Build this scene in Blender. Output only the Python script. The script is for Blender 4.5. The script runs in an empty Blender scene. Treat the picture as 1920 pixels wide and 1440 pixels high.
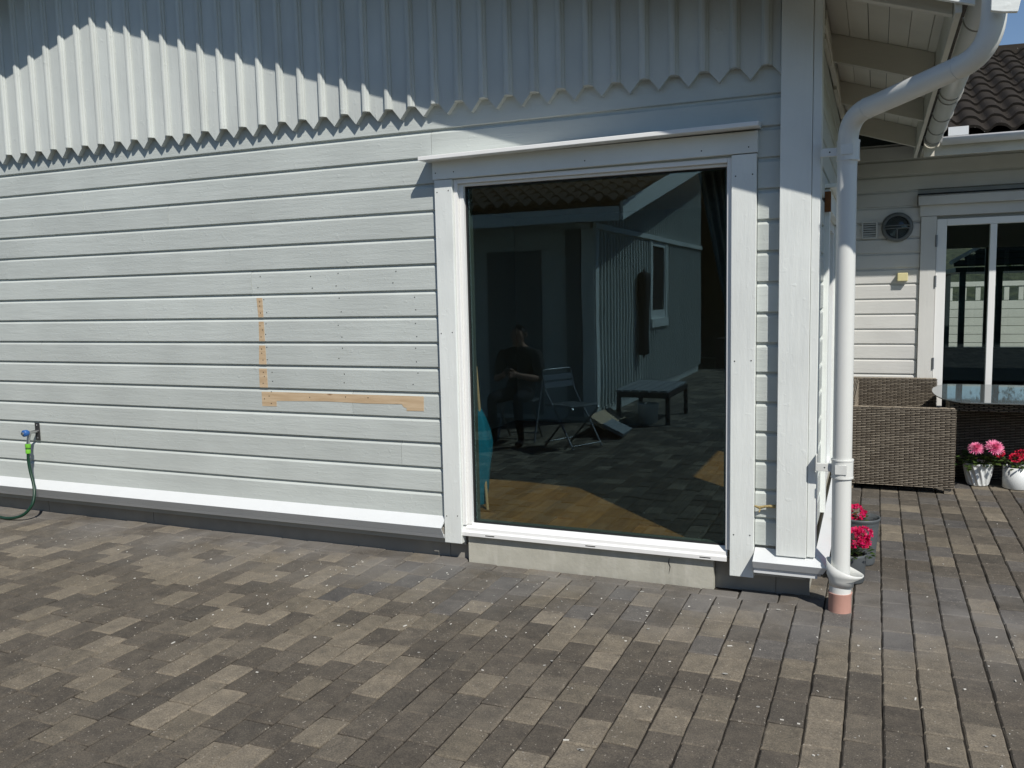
import bpy, bmesh, math, random
from mathutils import Vector, Matrix, Euler

R = random.Random(7)
scene = bpy.context.scene
COL = scene.collection

# ------------------------------------------------------------------ camera, sky, sun, exposure
cam_d = bpy.data.cameras.new("camera"); cam = bpy.data.objects.new("camera", cam_d); COL.objects.link(cam)
yaw, pitch, roll = math.radians(-23.018), math.radians(-5.992), math.radians(-1.2395)
fw = Vector((math.sin(yaw)*math.cos(pitch), math.cos(yaw)*math.cos(pitch), math.sin(pitch)))
rt = Vector((math.cos(yaw), -math.sin(yaw), 0)); up = rt.cross(fw)
rt2 = math.cos(roll)*rt + math.sin(roll)*up; up2 = -math.sin(roll)*rt + math.cos(roll)*up
CAMZ = 1.65
cam.matrix_world = Matrix(((rt2.x, up2.x, -fw.x, 0), (rt2.y, up2.y, -fw.y, 0), (rt2.z, up2.z, -fw.z, CAMZ), (0, 0, 0, 1)))
cam_d.sensor_width = 36; cam_d.lens = 36*1610.5/1920
cam_d.clip_start = 0.05; cam_d.clip_end = 2000
scene.camera = cam
FPX = 1610.5
def project(p):
    d = Vector(p) - Vector((0, 0, CAMZ)); w = d.dot(fw)
    if w < 0.05: return None
    return 960 + FPX*d.dot(rt2)/w, 720 - FPX*d.dot(up2)/w

SUN = Vector((0.97, -1.0, 1.47)).normalized()          # towards the sun
world = bpy.data.worlds.new("World"); scene.world = world; world.use_nodes = True
wn = world.node_tree; wn.nodes.clear()
sky = wn.nodes.new("ShaderNodeTexSky"); sky.sky_type = 'NISHITA'; sky.sun_disc = False
sky.sun_elevation = math.asin(SUN.z); sky.sun_rotation = math.atan2(SUN.x, SUN.y)
sky.air_density = 0.9; sky.dust_density = 0.1; sky.ozone_density = 3.0
bg = wn.nodes.new("ShaderNodeBackground"); bg.inputs[1].default_value = 0.085
wo = wn.nodes.new("ShaderNodeOutputWorld")
wn.links.new(sky.outputs[0], bg.inputs[0]); wn.links.new(bg.outputs[0], wo.inputs[0])
sl = bpy.data.lights.new("sun", 'SUN'); sl.energy = 4.2; sl.angle = math.radians(0.53); sl.color = (1.0, 0.955, 0.89)
so = bpy.data.objects.new("sun", sl); COL.objects.link(so)
so.rotation_euler = SUN.to_track_quat('Z', 'Y').to_euler(); so.location = (6, -6, 9)
scene.view_settings.view_transform = 'Standard'; scene.view_settings.look = 'None'
scene.view_settings.exposure = 0.12; scene.view_settings.gamma = 1.0
scene.view_settings.use_curve_mapping = False

# ------------------------------------------------------------------ materials
def new_mat(name):
    m = bpy.data.materials.new(name); m.use_nodes = True
    nt = m.node_tree; nt.nodes.clear()
    out = nt.nodes.new("ShaderNodeOutputMaterial"); b = nt.nodes.new("ShaderNodeBsdfPrincipled")
    nt.links.new(b.outputs[0], out.inputs[0])
    return m, nt, b
def N(nt, t, **kw):
    n = nt.nodes.new(t)
    for k, v in kw.items(): setattr(n, k, v)
    return n
def noise(nt, vec, scale, detail=3, rough=0.55):
    n = N(nt, "ShaderNodeTexNoise"); n.inputs['Scale'].default_value = scale; n.inputs['Detail'].default_value = detail
    n.inputs['Roughness'].default_value = rough; nt.links.new(vec, n.inputs['Vector']); return n
def ramp(nt, fac, a, b, ca=(0, 0, 0, 1), cb=(1, 1, 1, 1)):
    r = N(nt, "ShaderNodeValToRGB"); r.color_ramp.elements[0].position = a; r.color_ramp.elements[1].position = b
    r.color_ramp.elements[0].color = ca; r.color_ramp.elements[1].color = cb; nt.links.new(fac, r.inputs[0]); return r
def mixc(nt, fac, a, b, mode='MIX'):
    m = N(nt, "ShaderNodeMix", data_type='RGBA', blend_type=mode)
    for sock, v in ((0, fac), (6, a), (7, b)):
        if hasattr(v, 'is_linked') or hasattr(v, 'links'): nt.links.new(v, m.inputs[sock])
        else: m.inputs[sock].default_value = v if sock == 0 else (*v, 1) if len(v) == 3 else v
    return m.outputs[2]
def position(nt, scale=(1, 1, 1), rnd=True):
    g = N(nt, "ShaderNodeNewGeometry"); v = N(nt, "ShaderNodeVectorMath", operation='MULTIPLY')
    v.inputs[1].default_value = scale; nt.links.new(g.outputs['Position'], v.inputs[0])
    if not rnd: return v.outputs[0]
    o = N(nt, "ShaderNodeObjectInfo"); a = N(nt, "ShaderNodeVectorMath", operation='ADD')
    mm = N(nt, "ShaderNodeMath", operation='MULTIPLY'); mm.inputs[1].default_value = 37.0
    nt.links.new(o.outputs['Random'], mm.inputs[0]); nt.links.new(v.outputs[0], a.inputs[0]); nt.links.new(mm.outputs[0], a.inputs[1])
    return a.outputs[0]
def bump(nt, b, h, strength, dist):
    bp = N(nt, "ShaderNodeBump"); bp.inputs['Strength'].default_value = strength; bp.inputs['Distance'].default_value = dist
    nt.links.new(h, bp.inputs['Height']); nt.links.new(bp.outputs[0], b.inputs['Normal']); return bp

def painted_wood(name, col, axis, rough=0.5, bstr=0.65, var=0.07):
    m, nt, b = new_mat(name)
    s = {'x': (0.9, 9, 9), 'y': (9, 0.9, 9), 'z': (9, 9, 0.9)}[axis]
    s2 = {'x': (14, 60, 60), 'y': (60, 14, 60), 'z': (60, 60, 14)}[axis]
    p1 = position(nt, s); p2 = position(nt, s2); p3 = position(nt, (1, 1, 1))
    n1 = noise(nt, p1, 4.0, 5, 0.6); n2 = noise(nt, p2, 2.2, 3, 0.6); n3 = noise(nt, p3, 1.6, 3)
    n4 = noise(nt, p3, 26, 2); blob = ramp(nt, n4.outputs[0], 0.62, 0.78)
    a = N(nt, "ShaderNodeMath", operation='ADD'); nt.links.new(n1.outputs[0], a.inputs[0])
    q = N(nt, "ShaderNodeMath", operation='MULTIPLY'); q.inputs[1].default_value = 0.30; nt.links.new(n2.outputs[0], q.inputs[0]); nt.links.new(q.outputs[0], a.inputs[1])
    a2 = N(nt, "ShaderNodeMath", operation='MULTIPLY_ADD'); nt.links.new(blob.outputs[0], a2.inputs[0]); a2.inputs[1].default_value = 0.35; nt.links.new(a.outputs[0], a2.inputs[2])
    bump(nt, b, a2.outputs[0], bstr, 0.004)
    lo = tuple(c*(1-var*1.6) for c in col); hi = tuple(min(1, c*(1+var*0.7)) for c in col)
    c1 = mixc(nt, ramp(nt, n3.outputs[0], 0.3, 0.7).outputs[0], lo, hi)
    oi = N(nt, "ShaderNodeObjectInfo"); rr = N(nt, "ShaderNodeMapRange"); nt.links.new(oi.outputs['Random'], rr.inputs[0])
    rr.inputs[3].default_value = 0.94; rr.inputs[4].default_value = 1.03
    c2 = mixc(nt, 1.0, c1, rr.outputs[0], 'MULTIPLY')
    c3 = mixc(nt, ramp(nt, n1.outputs[0], 0.30, 0.5, (0.90, 0.90, 0.89, 1)).outputs[0], tuple(c*0.93 for c in col), c2)
    nt.links.new(c3, b.inputs['Base Color'])
    b.inputs['Roughness'].default_value = rough; b.inputs['Specular IOR Level'].default_value = 0.35
    return m
def plain(name, col, rough=0.5, metal=0.0, spec=0.4, var=0.06, nscale=18, bstr=0.08, bdist=0.002):
    m, nt, b = new_mat(name)
    p = position(nt, (1, 1, 1)); n = noise(nt, p, nscale, 4)
    lo = tuple(c*(1-var) for c in col); hi = tuple(min(1, c*(1+var)) for c in col)
    nt.links.new(mixc(nt, n.outputs[0], lo, hi), b.inputs['Base Color'])
    b.inputs['Roughness'].default_value = rough; b.inputs['Metallic'].default_value = metal; b.inputs['Specular IOR Level'].default_value = spec
    bump(nt, b, n.outputs[0], bstr, bdist)
    return m
def glass_mat(name, ior, tint, refl=(0.54, 0.80, 0.95)):
    m = bpy.data.materials.new(name); m.use_nodes = True; nt = m.node_tree; nt.nodes.clear()
    out = N(nt, "ShaderNodeOutputMaterial"); mx = N(nt, "ShaderNodeMixShader"); tr = N(nt, "ShaderNodeBsdfTransparent"); gl = N(nt, "ShaderNodeBsdfGlossy")
    fr = N(nt, "ShaderNodeFresnel"); gg = N(nt, "ShaderNodeNewGeometry"); mr = N(nt, "ShaderNodeMapRange"); mr.inputs[3].default_value = ior; mr.inputs[4].default_value = 1/ior
    nt.links.new(gg.outputs['Backfacing'], mr.inputs[0]); nt.links.new(mr.outputs[0], fr.inputs[0]); gl.inputs['Roughness'].default_value = 0.0
    tr.inputs[0].default_value = (*tint, 1); gl.inputs[0].default_value = (*refl, 1)
    wv = noise(nt, position(nt, (1, 1, 1), False), 2.2, 1); wb = N(nt, 'ShaderNodeBump'); wb.inputs['Strength'].default_value = 0.10; wb.inputs['Distance'].default_value = 0.004
    nt.links.new(wv.outputs[0], wb.inputs['Height']); nt.links.new(wb.outputs[0], gl.inputs['Normal'])
    nt.links.new(fr.outputs[0], mx.inputs[0]); nt.links.new(tr.outputs[0], mx.inputs[1]); nt.links.new(gl.outputs[0], mx.inputs[2]); nt.links.new(mx.outputs[0], out.inputs[0])
    return m

M = {}
GREY = (0.525, 0.56, 0.53); WHITE = (0.78, 0.81, 0.775)
M['wood_x'] = painted_wood('grey_paint_x', GREY, 'x'); M['wood_y'] = painted_wood('grey_paint_y', GREY, 'y'); M['wood_z'] = painted_wood('grey_paint_z', (0.575, 0.605, 0.575), 'z')
M['white_x'] = painted_wood('white_paint_x', WHITE, 'x', 0.45, 0.4); M['white_y'] = painted_wood('white_paint_y', WHITE, 'y', 0.45, 0.4); M['white_z'] = painted_wood('white_paint_z', WHITE, 'z', 0.45, 0.5)
M['warm_x'] = painted_wood('warm_white_x', (0.60, 0.595, 0.565), 'x', 0.5, 0.5); M['warm_y'] = painted_wood('warm_white_y', (0.60, 0.59, 0.55), 'y', 0.5, 0.5); M['warm_z'] = painted_wood('warm_white_z', (0.62, 0.615, 0.58), 'z', 0.5, 0.4)
M['soffit'] = painted_wood('soffit_paint', (0.66, 0.635, 0.55), 'y', 0.6, 0.6, 0.09); M['rafter'] = painted_wood('rafter_paint', (0.58, 0.555, 0.475), 'x', 0.6, 0.5)
M['frame'] = plain('white_lacquer', (0.80, 0.80, 0.775), 0.3, 0, 0.5, 0.02, 8, 0.02)
M['flash'] = plain('white_sheet_metal', (0.66, 0.68, 0.68), 0.35, 0, 0.5, 0.04, 5, 0.05)
M['pvc'] = plain('grey_white_plastic', (0.68, 0.69, 0.655), 0.33, 0, 0.5, 0.03, 4, 0.04)
M['greypvc'] = plain('grey_plastic', (0.33, 0.33, 0.31), 0.45, 0, 0.4, 0.08, 12)
M['black'] = plain('black_rubber', (0.015, 0.016, 0.017), 0.6); M['dark'] = plain('dark_gap', (0.02, 0.02, 0.02), 0.8)
M['steel'] = plain('steel', (0.55, 0.55, 0.55), 0.3, 1.0); M['alu'] = plain('aluminium_tube', (0.24, 0.25, 0.26), 0.5, 1.0)
M['blue'] = plain('blue_plastic', (0.025, 0.11, 0.34), 0.4); M['lime'] = plain('lime_plastic', (0.16, 0.48, 0.04), 0.4); M['hose'] = plain('green_hose', (0.009, 0.040, 0.022), 0.35)
M['bracketplate'] = plain('dark_steel_plate', (0.035, 0.035, 0.036), 0.45)
M['cream'] = plain('cream_plastic', (0.62, 0.56, 0.30), 0.45); M['lampgrey'] = plain('grey_cast_metal', (0.13, 0.14, 0.14), 0.5)
M['teal'] = plain('teal_cloth', (0.01, 0.16, 0.26), 0.8, 0, 0.2, 0.25, 14, 0.5, 0.01)
M['pine'] = plain('bare_pole_wood', (0.50, 0.38, 0.22), 0.6); M['brown'] = plain('weathered_brown_wood', (0.16, 0.065, 0.02), 0.7, 0, 0.3, 0.4, 30, 0.4)
M['interior'] = plain('interior_wall_paint', (0.42, 0.42, 0.39), 0.8, 0, 0.2, 0.02); M['ceiling'] = plain('interior_ceiling', (0.65, 0.62, 0.55), 0.8)
M['curtain'] = plain('curtain_fabric', (0.30, 0.33, 0.33), 0.9); M['darkcloth'] = plain('dark_cloth', (0.012, 0.012, 0.014), 0.85); M['darkwood'] = plain('dark_stained_wood', (0.022, 0.014, 0.010), 0.6)
M['skin'] = plain('skin', (0.36, 0.21, 0.15), 0.5); M['hair'] = plain('dark_hair', (0.015, 0.011, 0.008), 0.6)
M['potgrey'] = plain('grey_pot', (0.085, 0.095, 0.10), 0.55, 0, 0.4, 0.15, 25); M['potwhite'] = plain('white_ceramic', (0.70, 0.72, 0.71), 0.3, 0, 0.5, 0.02); M['soil'] = plain('soil', (0.02, 0.014, 0.01), 0.95, 0, 0.1, 0.4, 60, 0.8, 0.01)
M['stem'] = plain('flower_stem', (0.09, 0.14, 0.04), 0.5)
M['fgreen'] = plain('fence_dark', (0.03, 0.04, 0.045), 0.5)
M['slat'] = plain('whitewashed_slat', (0.26, 0.28, 0.29), 0.7, 0, 0.2, 0.7, 40, 0.5); M['bark'] = plain('bark', (0.07, 0.05, 0.035), 0.9, 0, 0.1, 0.3, 20, 0.8, 0.02)
M['glass'] = glass_mat('window_glass', 1.85, (0.80, 0.83, 0.80)); M['tglass'] = glass_mat('table_glass', 1.62, (0.84, 0.88, 0.87), (0.96, 0.93, 0.90)); M['tabletop'] = plain('frosted_table_glass', (0.105, 0.118, 0.120), 0.03, 0, 0.75, 0.02, 6, 0.0); M['clearglass'] = glass_mat('door_glass', 1.6, (0.94, 0.97, 0.95)); M['lens'] = glass_mat('lamp_glass', 1.5, (0.85, 0.87, 0.85))
M['spacer'] = plain('green_grey_spacer', (0.13, 0.17, 0.15), 0.45, 0.3)

def leaf_mat(name, c, c2, trans=0.25):
    m, nt, b = new_mat(name)
    g = N(nt, "ShaderNodeNewGeometry"); nt.links.new(mixc(nt, g.outputs['Random Per Island'], c, c2), b.inputs['Base Color'])
    b.inputs['Roughness'].default_value = 0.45; b.inputs['Specular IOR Level'].default_value = 0.35
    out = [n for n in nt.nodes if n.type == 'OUTPUT_MATERIAL'][0]
    t = N(nt, "ShaderNodeBsdfTranslucent"); nt.links.new(mixc(nt, g.outputs['Random Per Island'], c, c2), t.inputs[0])
    mx = N(nt, "ShaderNodeMixShader"); mx.inputs[0].default_value = trans
    nt.links.new(b.outputs[0], mx.inputs[1]); nt.links.new(t.outputs[0], mx.inputs[2]); nt.links.new(mx.outputs[0], out.inputs[0])
    return m
M['leaf'] = leaf_mat('leaf', (0.025, 0.06, 0.015), (0.09, 0.13, 0.03)); M['hedge'] = leaf_mat('hedge_leaf', (0.016, 0.032, 0.010), (0.045, 0.066, 0.018), 0.12)
M['pink'] = leaf_mat('pink_petal', (0.84, 0.14, 0.36), (0.95, 0.46, 0.62)); M['red'] = leaf_mat('red_petal', (0.42, 0.004, 0.02), (0.66, 0.015, 0.07)); M['crimson'] = leaf_mat('crimson_petal', (0.50, 0.004, 0.05), (0.72, 0.02, 0.16))
M['grassblade'] = leaf_mat('grass_blade', (0.03, 0.06, 0.015), (0.07, 0.11, 0.03))

# pavers: base colour comes from the stone (object colour or colour attribute), grain and dust from noise
def paver_mat(name, per_object):
    m, nt, b = new_mat(name)
    p = position(nt, (1, 1, 1), per_object); pw = position(nt, (1, 1, 1), False)
    if per_object: src = N(nt, "ShaderNodeObjectInfo").outputs['Color']
    else: a_ = N(nt, "ShaderNodeVertexColor"); a_.layer_name = "Col"; src = a_.outputs['Color']
    fine = noise(nt, p, 165, 4, 0.8); mid = noise(nt, p, 13, 5, 0.7); big = noise(nt, pw, 2.2, 4, 0.6)
    c = mixc(nt, 1.0, src, ramp(nt, fine.outputs[0], 0.30, 0.70, (0.48, 0.48, 0.49, 1), (1.60, 1.57, 1.50, 1)).outputs[0], 'MULTIPLY')
    c = mixc(nt, 1.0, c, ramp(nt, mid.outputs[0], 0.3, 0.70, (0.74, 0.74, 0.75, 1), (1.28, 1.25, 1.20, 1)).outputs[0], 'MULTIPLY')
    sp = noise(nt, p, 95, 1, 0.4); c = mixc(nt, ramp(nt, sp.outputs[0], 0.71, 0.76).outputs[0], c, (0.34, 0.31, 0.26))
    # pale plaster dust trodden in near the wall
    sx = N(nt, "ShaderNodeSeparateXYZ"); nt.links.new(pw, sx.inputs[0])
    mr = N(nt, "ShaderNodeMapRange"); mr.inputs[1].default_value = 3.75; mr.inputs[2].default_value = 4.6; nt.links.new(sx.outputs[1], mr.inputs[0])
    mr2 = N(nt, "ShaderNodeMapRange"); mr2.inputs[1].default_value = 5.4; mr2.inputs[2].default_value = 4.7; nt.links.new(sx.outputs[1], mr2.inputs[0])
    mu = N(nt, "ShaderNodeMath", operation='MULTIPLY'); nt.links.new(mr.outputs[0], mu.inputs[0]); nt.links.new(ramp(nt, big.outputs[0], 0.32, 0.62).outputs[0], mu.inputs[1])
    mu2 = N(nt, "ShaderNodeMath", operation='MULTIPLY'); nt.links.new(mu.outputs[0], mu2.inputs[0]); nt.links.new(mr2.outputs[0], mu2.inputs[1])
    mu3 = N(nt, "ShaderNodeMath", operation='MULTIPLY'); mu3.inputs[1].default_value = 0.70; nt.links.new(mu2.outputs[0], mu3.inputs[0])
    c = mixc(nt, mu3.outputs[0], c, (0.21, 0.20, 0.185))
    nt.links.new(c, b.inputs['Base Color']); b.inputs['Roughness'].default_value = 0.85; b.inputs['Specular IOR Level'].default_value = 0.25
    hs = N(nt, "ShaderNodeMath", operation='ADD'); nt.links.new(fine.outputs[0], hs.inputs[0]); nt.links.new(mid.outputs[0], hs.inputs[1])
    bump(nt, b, hs.outputs[0], 0.7, 0.0035)
    return m
M['paver_o'] = paver_mat('concrete_paver', True); M['paver_c'] = paver_mat('concrete_paver_field', False)
M['sand'] = plain('joint_sand', (0.028, 0.025, 0.021), 0.95, 0, 0.1, 0.5, 60, 0.5, 0.004)
M['chip'] = plain('paint_chip', (0.62, 0.60, 0.54), 0.7)
M['lawn'] = plain('lawn_soil', (0.05, 0.07, 0.025), 0.95, 0, 0.1, 0.35, 6, 0.5, 0.03)

def concrete():
    m, nt, b = new_mat('rendered_concrete'); p = position(nt, (1, 1, 1), False)
    n1 = noise(nt, p, 3.5, 5, 0.6); n2 = noise(nt, p, 45, 4); ps = position(nt, (5, 5, 0.8), False); n3 = noise(nt, ps, 3, 3)
    c = mixc(nt, ramp(nt, n1.outputs[0], 0.3, 0.7).outputs[0], (0.36, 0.35, 0.295), (0.50, 0.485, 0.41))
    c = mixc(nt, ramp(nt, n3.outputs[0], 0.5, 0.75).outputs[0], c, (0.50, 0.485, 0.42))
    nt.links.new(c, b.inputs['Base Color']); b.inputs['Roughness'].default_value = 0.9; b.inputs['Specular IOR Level'].default_value = 0.2
    a = N(nt, "ShaderNodeMath", operation='ADD'); nt.links.new(n1.outputs[0], a.inputs[0]); nt.links.new(n2.outputs[0], a.inputs[1]); bump(nt, b, a.outputs[0], 0.35, 0.004)
    return m
M['concrete'] = concrete(); M['darkslab'] = plain('grey_plinth_board', (0.30, 0.285, 0.25), 0.8, 0, 0.2, 0.15, 10, 0.2)
def pine_board(name):
    m, nt, b = new_mat(name); p = position(nt, (1.2, 10, 16)); n1 = noise(nt, p, 3.2, 6, 0.6)
    pk = position(nt, (5, 9, 13)); v = N(nt, "ShaderNodeTexVoronoi"); v.inputs['Scale'].default_value = 1.1; nt.links.new(pk, v.inputs['Vector'])
    c = mixc(nt, ramp(nt, n1.outputs[0], 0.3, 0.7).outputs[0], (0.46, 0.325, 0.19), (0.62, 0.48, 0.315))
    c = mixc(nt, ramp(nt, v.outputs['Distance'], 0.06, 0.16, (1, 1, 1, 1), (0, 0, 0, 1)).outputs[0], c, (0.22, 0.11, 0.045))
    nt.links.new(c, b.inputs['Base Color']); b.inputs['Roughness'].default_value = 0.65; bump(nt, b, n1.outputs[0], 0.3, 0.003); return m
M['barewood'] = pine_board('bare_pine')
def parquet():
    m, nt, b = new_mat('oak_floorboards'); p = position(nt, (9, 1.1, 1)); n1 = noise(nt, p, 3, 5, 0.6)
    c = mixc(nt, ramp(nt, n1.outputs[0], 0.3, 0.7).outputs[0], (0.20, 0.105, 0.03), (0.31, 0.18, 0.06))
    oi = N(nt, "ShaderNodeObjectInfo"); r_ = N(nt, "ShaderNodeMapRange"); nt.links.new(oi.outputs['Random'], r_.inputs[0]); r_.inputs[3].default_value = 0.78; r_.inputs[4].default_value = 1.12
    nt.links.new(mixc(nt, 1.0, c, r_.outputs[0], 'MULTIPLY'), b.inputs['Base Color']); b.inputs['Roughness'].default_value = 0.4; return m
M['oak'] = parquet()
def wicker():
    m, nt, b = new_mat('woven_wicker'); g = N(nt, "ShaderNodeNewGeometry")
    c = mixc(nt, g.outputs['Random Per Island'], (0.17, 0.140, 0.103), (0.33, 0.283, 0.218))
    nt.links.new(c, b.inputs['Base Color']); b.inputs['Roughness'].default_value = 0.5; b.inputs['Specular IOR Level'].default_value = 0.4; return m
M['wicker'] = wicker(); M['wickerdark'] = plain('wicker_core', (0.018, 0.013, 0.009), 0.8)
def rooftile():
    m, nt, b = new_mat('concrete_roof_tile'); p = position(nt, (1, 1, 1)); n1 = noise(nt, p, 9, 4); n2 = noise(nt, p, 55, 2)
    c = mixc(nt, n1.outputs[0], (0.020, 0.017, 0.014), (0.043, 0.037, 0.030))
    c = mixc(nt, ramp(nt, n2.outputs[0], 0.735, 0.77).outputs[0], c, (0.5, 0.49, 0.45))
    nt.links.new(c, b.inputs['Base Color']); b.inputs['Roughness'].default_value = 0.9; b.inputs['Specular IOR Level'].default_value = 0.12; bump(nt, b, n2.outputs[0], 0.4, 0.004); return m
M['tile'] = rooftile()

# ------------------------------------------------------------------ mesh helpers
class MB:
    def __init__(s): s.v = []; s.f = []; s.smooth = set()
    def add(s, vs, fs, smooth=False):
        o = len(s.v); s.v += [Vector(p) for p in vs]
        for f in fs:
            if smooth: s.smooth.add(len(s.f))
            s.f.append([i+o for i in f])
        return s
    def box(s, a, b):
        x0, y0, z0 = a; x1, y1, z1 = b
        return s.add([(x0,y0,z0),(x1,y0,z0),(x1,y1,z0),(x0,y1,z0),(x0,y0,z1),(x1,y0,z1),(x1,y1,z1),(x0,y1,z1)],
                     [(0,3,2,1),(4,5,6,7),(0,1,5,4),(1,2,6,5),(2,3,7,6),(3,0,4,7)])
    def prism(s, prof, fn0, fn1):
        n = len(prof); vs = [fn0(p) for p in prof] + [fn1(p) for p in prof]
        return s.add(vs, [[i, (i+1) % n, n+(i+1) % n, n+i] for i in range(n)] + [list(range(n))[::-1], list(range(n, 2*n))])
    def obox(s, c, ax, ay, az):          # oriented box: centre and half-axes
        c, ax, ay, az = map(Vector, (c, ax, ay, az)); vs = []
        for k in (-1, 1):
            for i, j in ((-1,-1),(1,-1),(1,1),(-1,1)): vs.append(c + ax*i + ay*j + az*k)
        return s.add(vs, [(0,3,2,1),(4,5,6,7),(0,1,5,4),(1,2,6,5),(2,3,7,6),(3,0,4,7)])
    def tube(s, pts, r, n=12, caps=True, arc=None):
        pts = [Vector(p) for p in pts]; rs = r if isinstance(r, (list, tuple)) else [r]*len(pts)
        rings = []; ref = None
        for i, p in enumerate(pts):
            t = (pts[min(i+1, len(pts)-1)] - pts[max(i-1, 0)]).normalized()
            if ref is None: ref = t.orthogonal().normalized()
            ref = (ref - t*ref.dot(t)).normalized(); bn = t.cross(ref)
            rings.append([p + (ref*math.cos(2*math.pi*k/n) + bn*math.sin(2*math.pi*k/n))*rs[i] for k in range(n)])
        vs = [q for g in rings for q in g]; fs = []
        for i in range(len(pts)-1):
            for k in range(n): fs.append((i*n+k, i*n+(k+1) % n, (i+1)*n+(k+1) % n, (i+1)*n+k))
        s.add(vs, fs, True)
        if caps: s.add(rings[0], [list(range(n))[::-1]]); s.add(rings[-1], [list(range(n))])
        return s
    def lathe(s, prof, c, n=32, fn=None, smooth=True):
        c = Vector(c); vs = []
        for r, z in prof:
            for k in range(n):
                a = 2*math.pi*k/n; rr = r if fn is None else r*fn(a, z)
                vs.append(c + Vector((rr*math.cos(a), rr*math.sin(a), z)))
        fs = [(i*n+k, i*n+(k+1) % n, (i+1)*n+(k+1) % n, (i+1)*n+k) for i in range(len(prof)-1) for k in range(n)]
        return s.add(vs, fs, smooth)
    def leaf(s, p, d, w, l, nrm):
        p, d, nrm = Vector(p), Vector(d).normalized(), Vector(nrm); sd = d.cross(nrm)
        sd = sd.normalized() if sd.length > 1e-4 else d.orthogonal().normalized(); n2 = sd.cross(d)
        return s.add([p, p+d*l*0.5+sd*w+n2*w*0.25, p+d*l, p+d*l*0.5-sd*w+n2*w*0.25], [(0,1,2),(0,2,3)])
    def mesh(s, name, mat, off=(0, 0, 0)):
        me = bpy.data.meshes.new(name); off = Vector(off)
        me.from_pydata([p-off for p in s.v], [], s.f)
        if s.smooth:
            for i in s.smooth: me.polygons[i].use_smooth = True
        if mat: me.materials.append(mat)
        me.update(); return me
    def build(s, name, mat, parent=None, bevel=0, kind=None, label=None):
        off = Vector((0, 0, 0)); p = parent
        while p is not None:
            off += p.location; p = p.parent
        o = bpy.data.objects.new(name, s.mesh(name, mat, off)); COL.objects.link(o)
        if parent is not None: o.parent = parent
        if bevel:
            md = o.modifiers.new("bevel", 'BEVEL'); md.width = bevel; md.segments = 2; md.limit_method = 'ANGLE'; md.angle_limit = math.radians(40)
        if kind: o['kind'] = kind
        if label: o['label'] = label
        return o
def box(name, a, b, mat, parent=None, bevel=0.002, label=None):
    lo = [min(p, q) for p, q in zip(a, b)]; hi = [max(p, q) for p, q in zip(a, b)]
    return MB().box(lo, hi).build(name, mat, parent, bevel, None, label)
def tag(o, label, cat, group=None):
    o['label'] = label; o['category'] = cat
    if group: o['group'] = group
    return o
def thing(name, label, cat, loc=(0, 0, 0), group=None):
    o = bpy.data.objects.new(name, None); COL.objects.link(o); o.location = loc; o.empty_display_size = 0.1
    return tag(o, label, cat, group)
def copy_tree(o, parent=None):
    c = o.copy(); COL.objects.link(c); c.parent = parent
    for ch in o.children: copy_tree(ch, c)
    return c
def rounded_path(pts, rad, seg=7):
    pts = [Vector(p) for p in pts]; out = [pts[0]]
    for i in range(1, len(pts)-1):
        a = (pts[i-1]-pts[i]).normalized(); b = (pts[i+1]-pts[i]).normalized()
        r = rad if not isinstance(rad, (list, tuple)) else rad[i-1]
        p0 = pts[i]+a*r; p2 = pts[i]+b*r
        for k in range(seg+1):
            t = k/seg; out.append(p0*(1-t)**2 + pts[i]*2*t*(1-t) + p2*t*t)
    out.append(pts[-1]); return out

# ================================================================== GROUND
gr = MB().add([(-400,-400,-0.075),(400,-400,-0.075),(400,400,-0.075),(-400,400,-0.075)], [(0,1,2,3)]).build('ground', M['lawn'], kind='structure')
pav = MB().add([(-11,-8.8,-0.0095),(5,-8.8,-0.0095),(5,9.2,-0.0095),(-11,9.2,-0.0095)], [(0,1,2,3)]).build('pavement', M['sand'], kind='structure')

PALETTE = [((0.092,0.082,0.069),34),((0.102,0.091,0.076),22),((0.172,0.152,0.121),26),((0.150,0.133,0.106),20),((0.084,0.076,0.065),10),((0.120,0.107,0.088),14)]
def pick_col(wall):
    if wall and R.random() < 0.28: c = R.choice([(0.092,0.087,0.082),(0.084,0.081,0.079),(0.105,0.099,0.092)])
    else: c = R.choices([p[0] for p in PALETTE], [p[1] for p in PALETTE])[0]
    k = R.uniform(0.88, 1.12); return tuple(v*k for v in c)
def paver_geo(hx, hy, rr, jit=0.0022):
    """top face, worn chamfer and side skirt of one stone, centred on its own top"""
    out = []; npx, npy = 2, 3
    for i in range(npx): out.append((-hx + 2*hx*i/npx, -hy))
    for i in range(npy): out.append((hx, -hy + 2*hy*i/npy))
    for i in range(npx): out.append((hx - 2*hx*i/npx, hy))
    for i in range(npy): out.append((-hx, hy - 2*hy*i/npy))
    out = [(x+rr.uniform(-jit, jit), y+rr.uniform(-jit, jit)) for x, y in out]
    n = len(out); ch = 0.0060
    vs = [(x, y, -0.03) for x, y in out] + [(x, y, -0.0060+rr.uniform(-.0015, .001)) for x, y in out]
    vs += [(x*(1-ch/hx), y*(1-ch/hy), rr.uniform(-0.0006, 0.0006)) for x, y in out]
    fs = [(i, (i+1) % n, n+(i+1) % n, n+i) for i in range(n)] + [(n+i, n+(i+1) % n, 2*n+(i+1) % n, 2*n+i) for i in range(n)] + [list(range(2*n, 3*n))]
    return vs, fs
stones = []                                             # (cx, cy, hx, hy)
PITCH, GX = 0.137, 0.0024
XL = 0.055
def gone(cx, cy):
    if cy > 4.70 and cx < -0.30: return True
    if (cx+0.141)**2 + (cy-4.56)**2 < 0.06**2: return False
    return False
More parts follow.
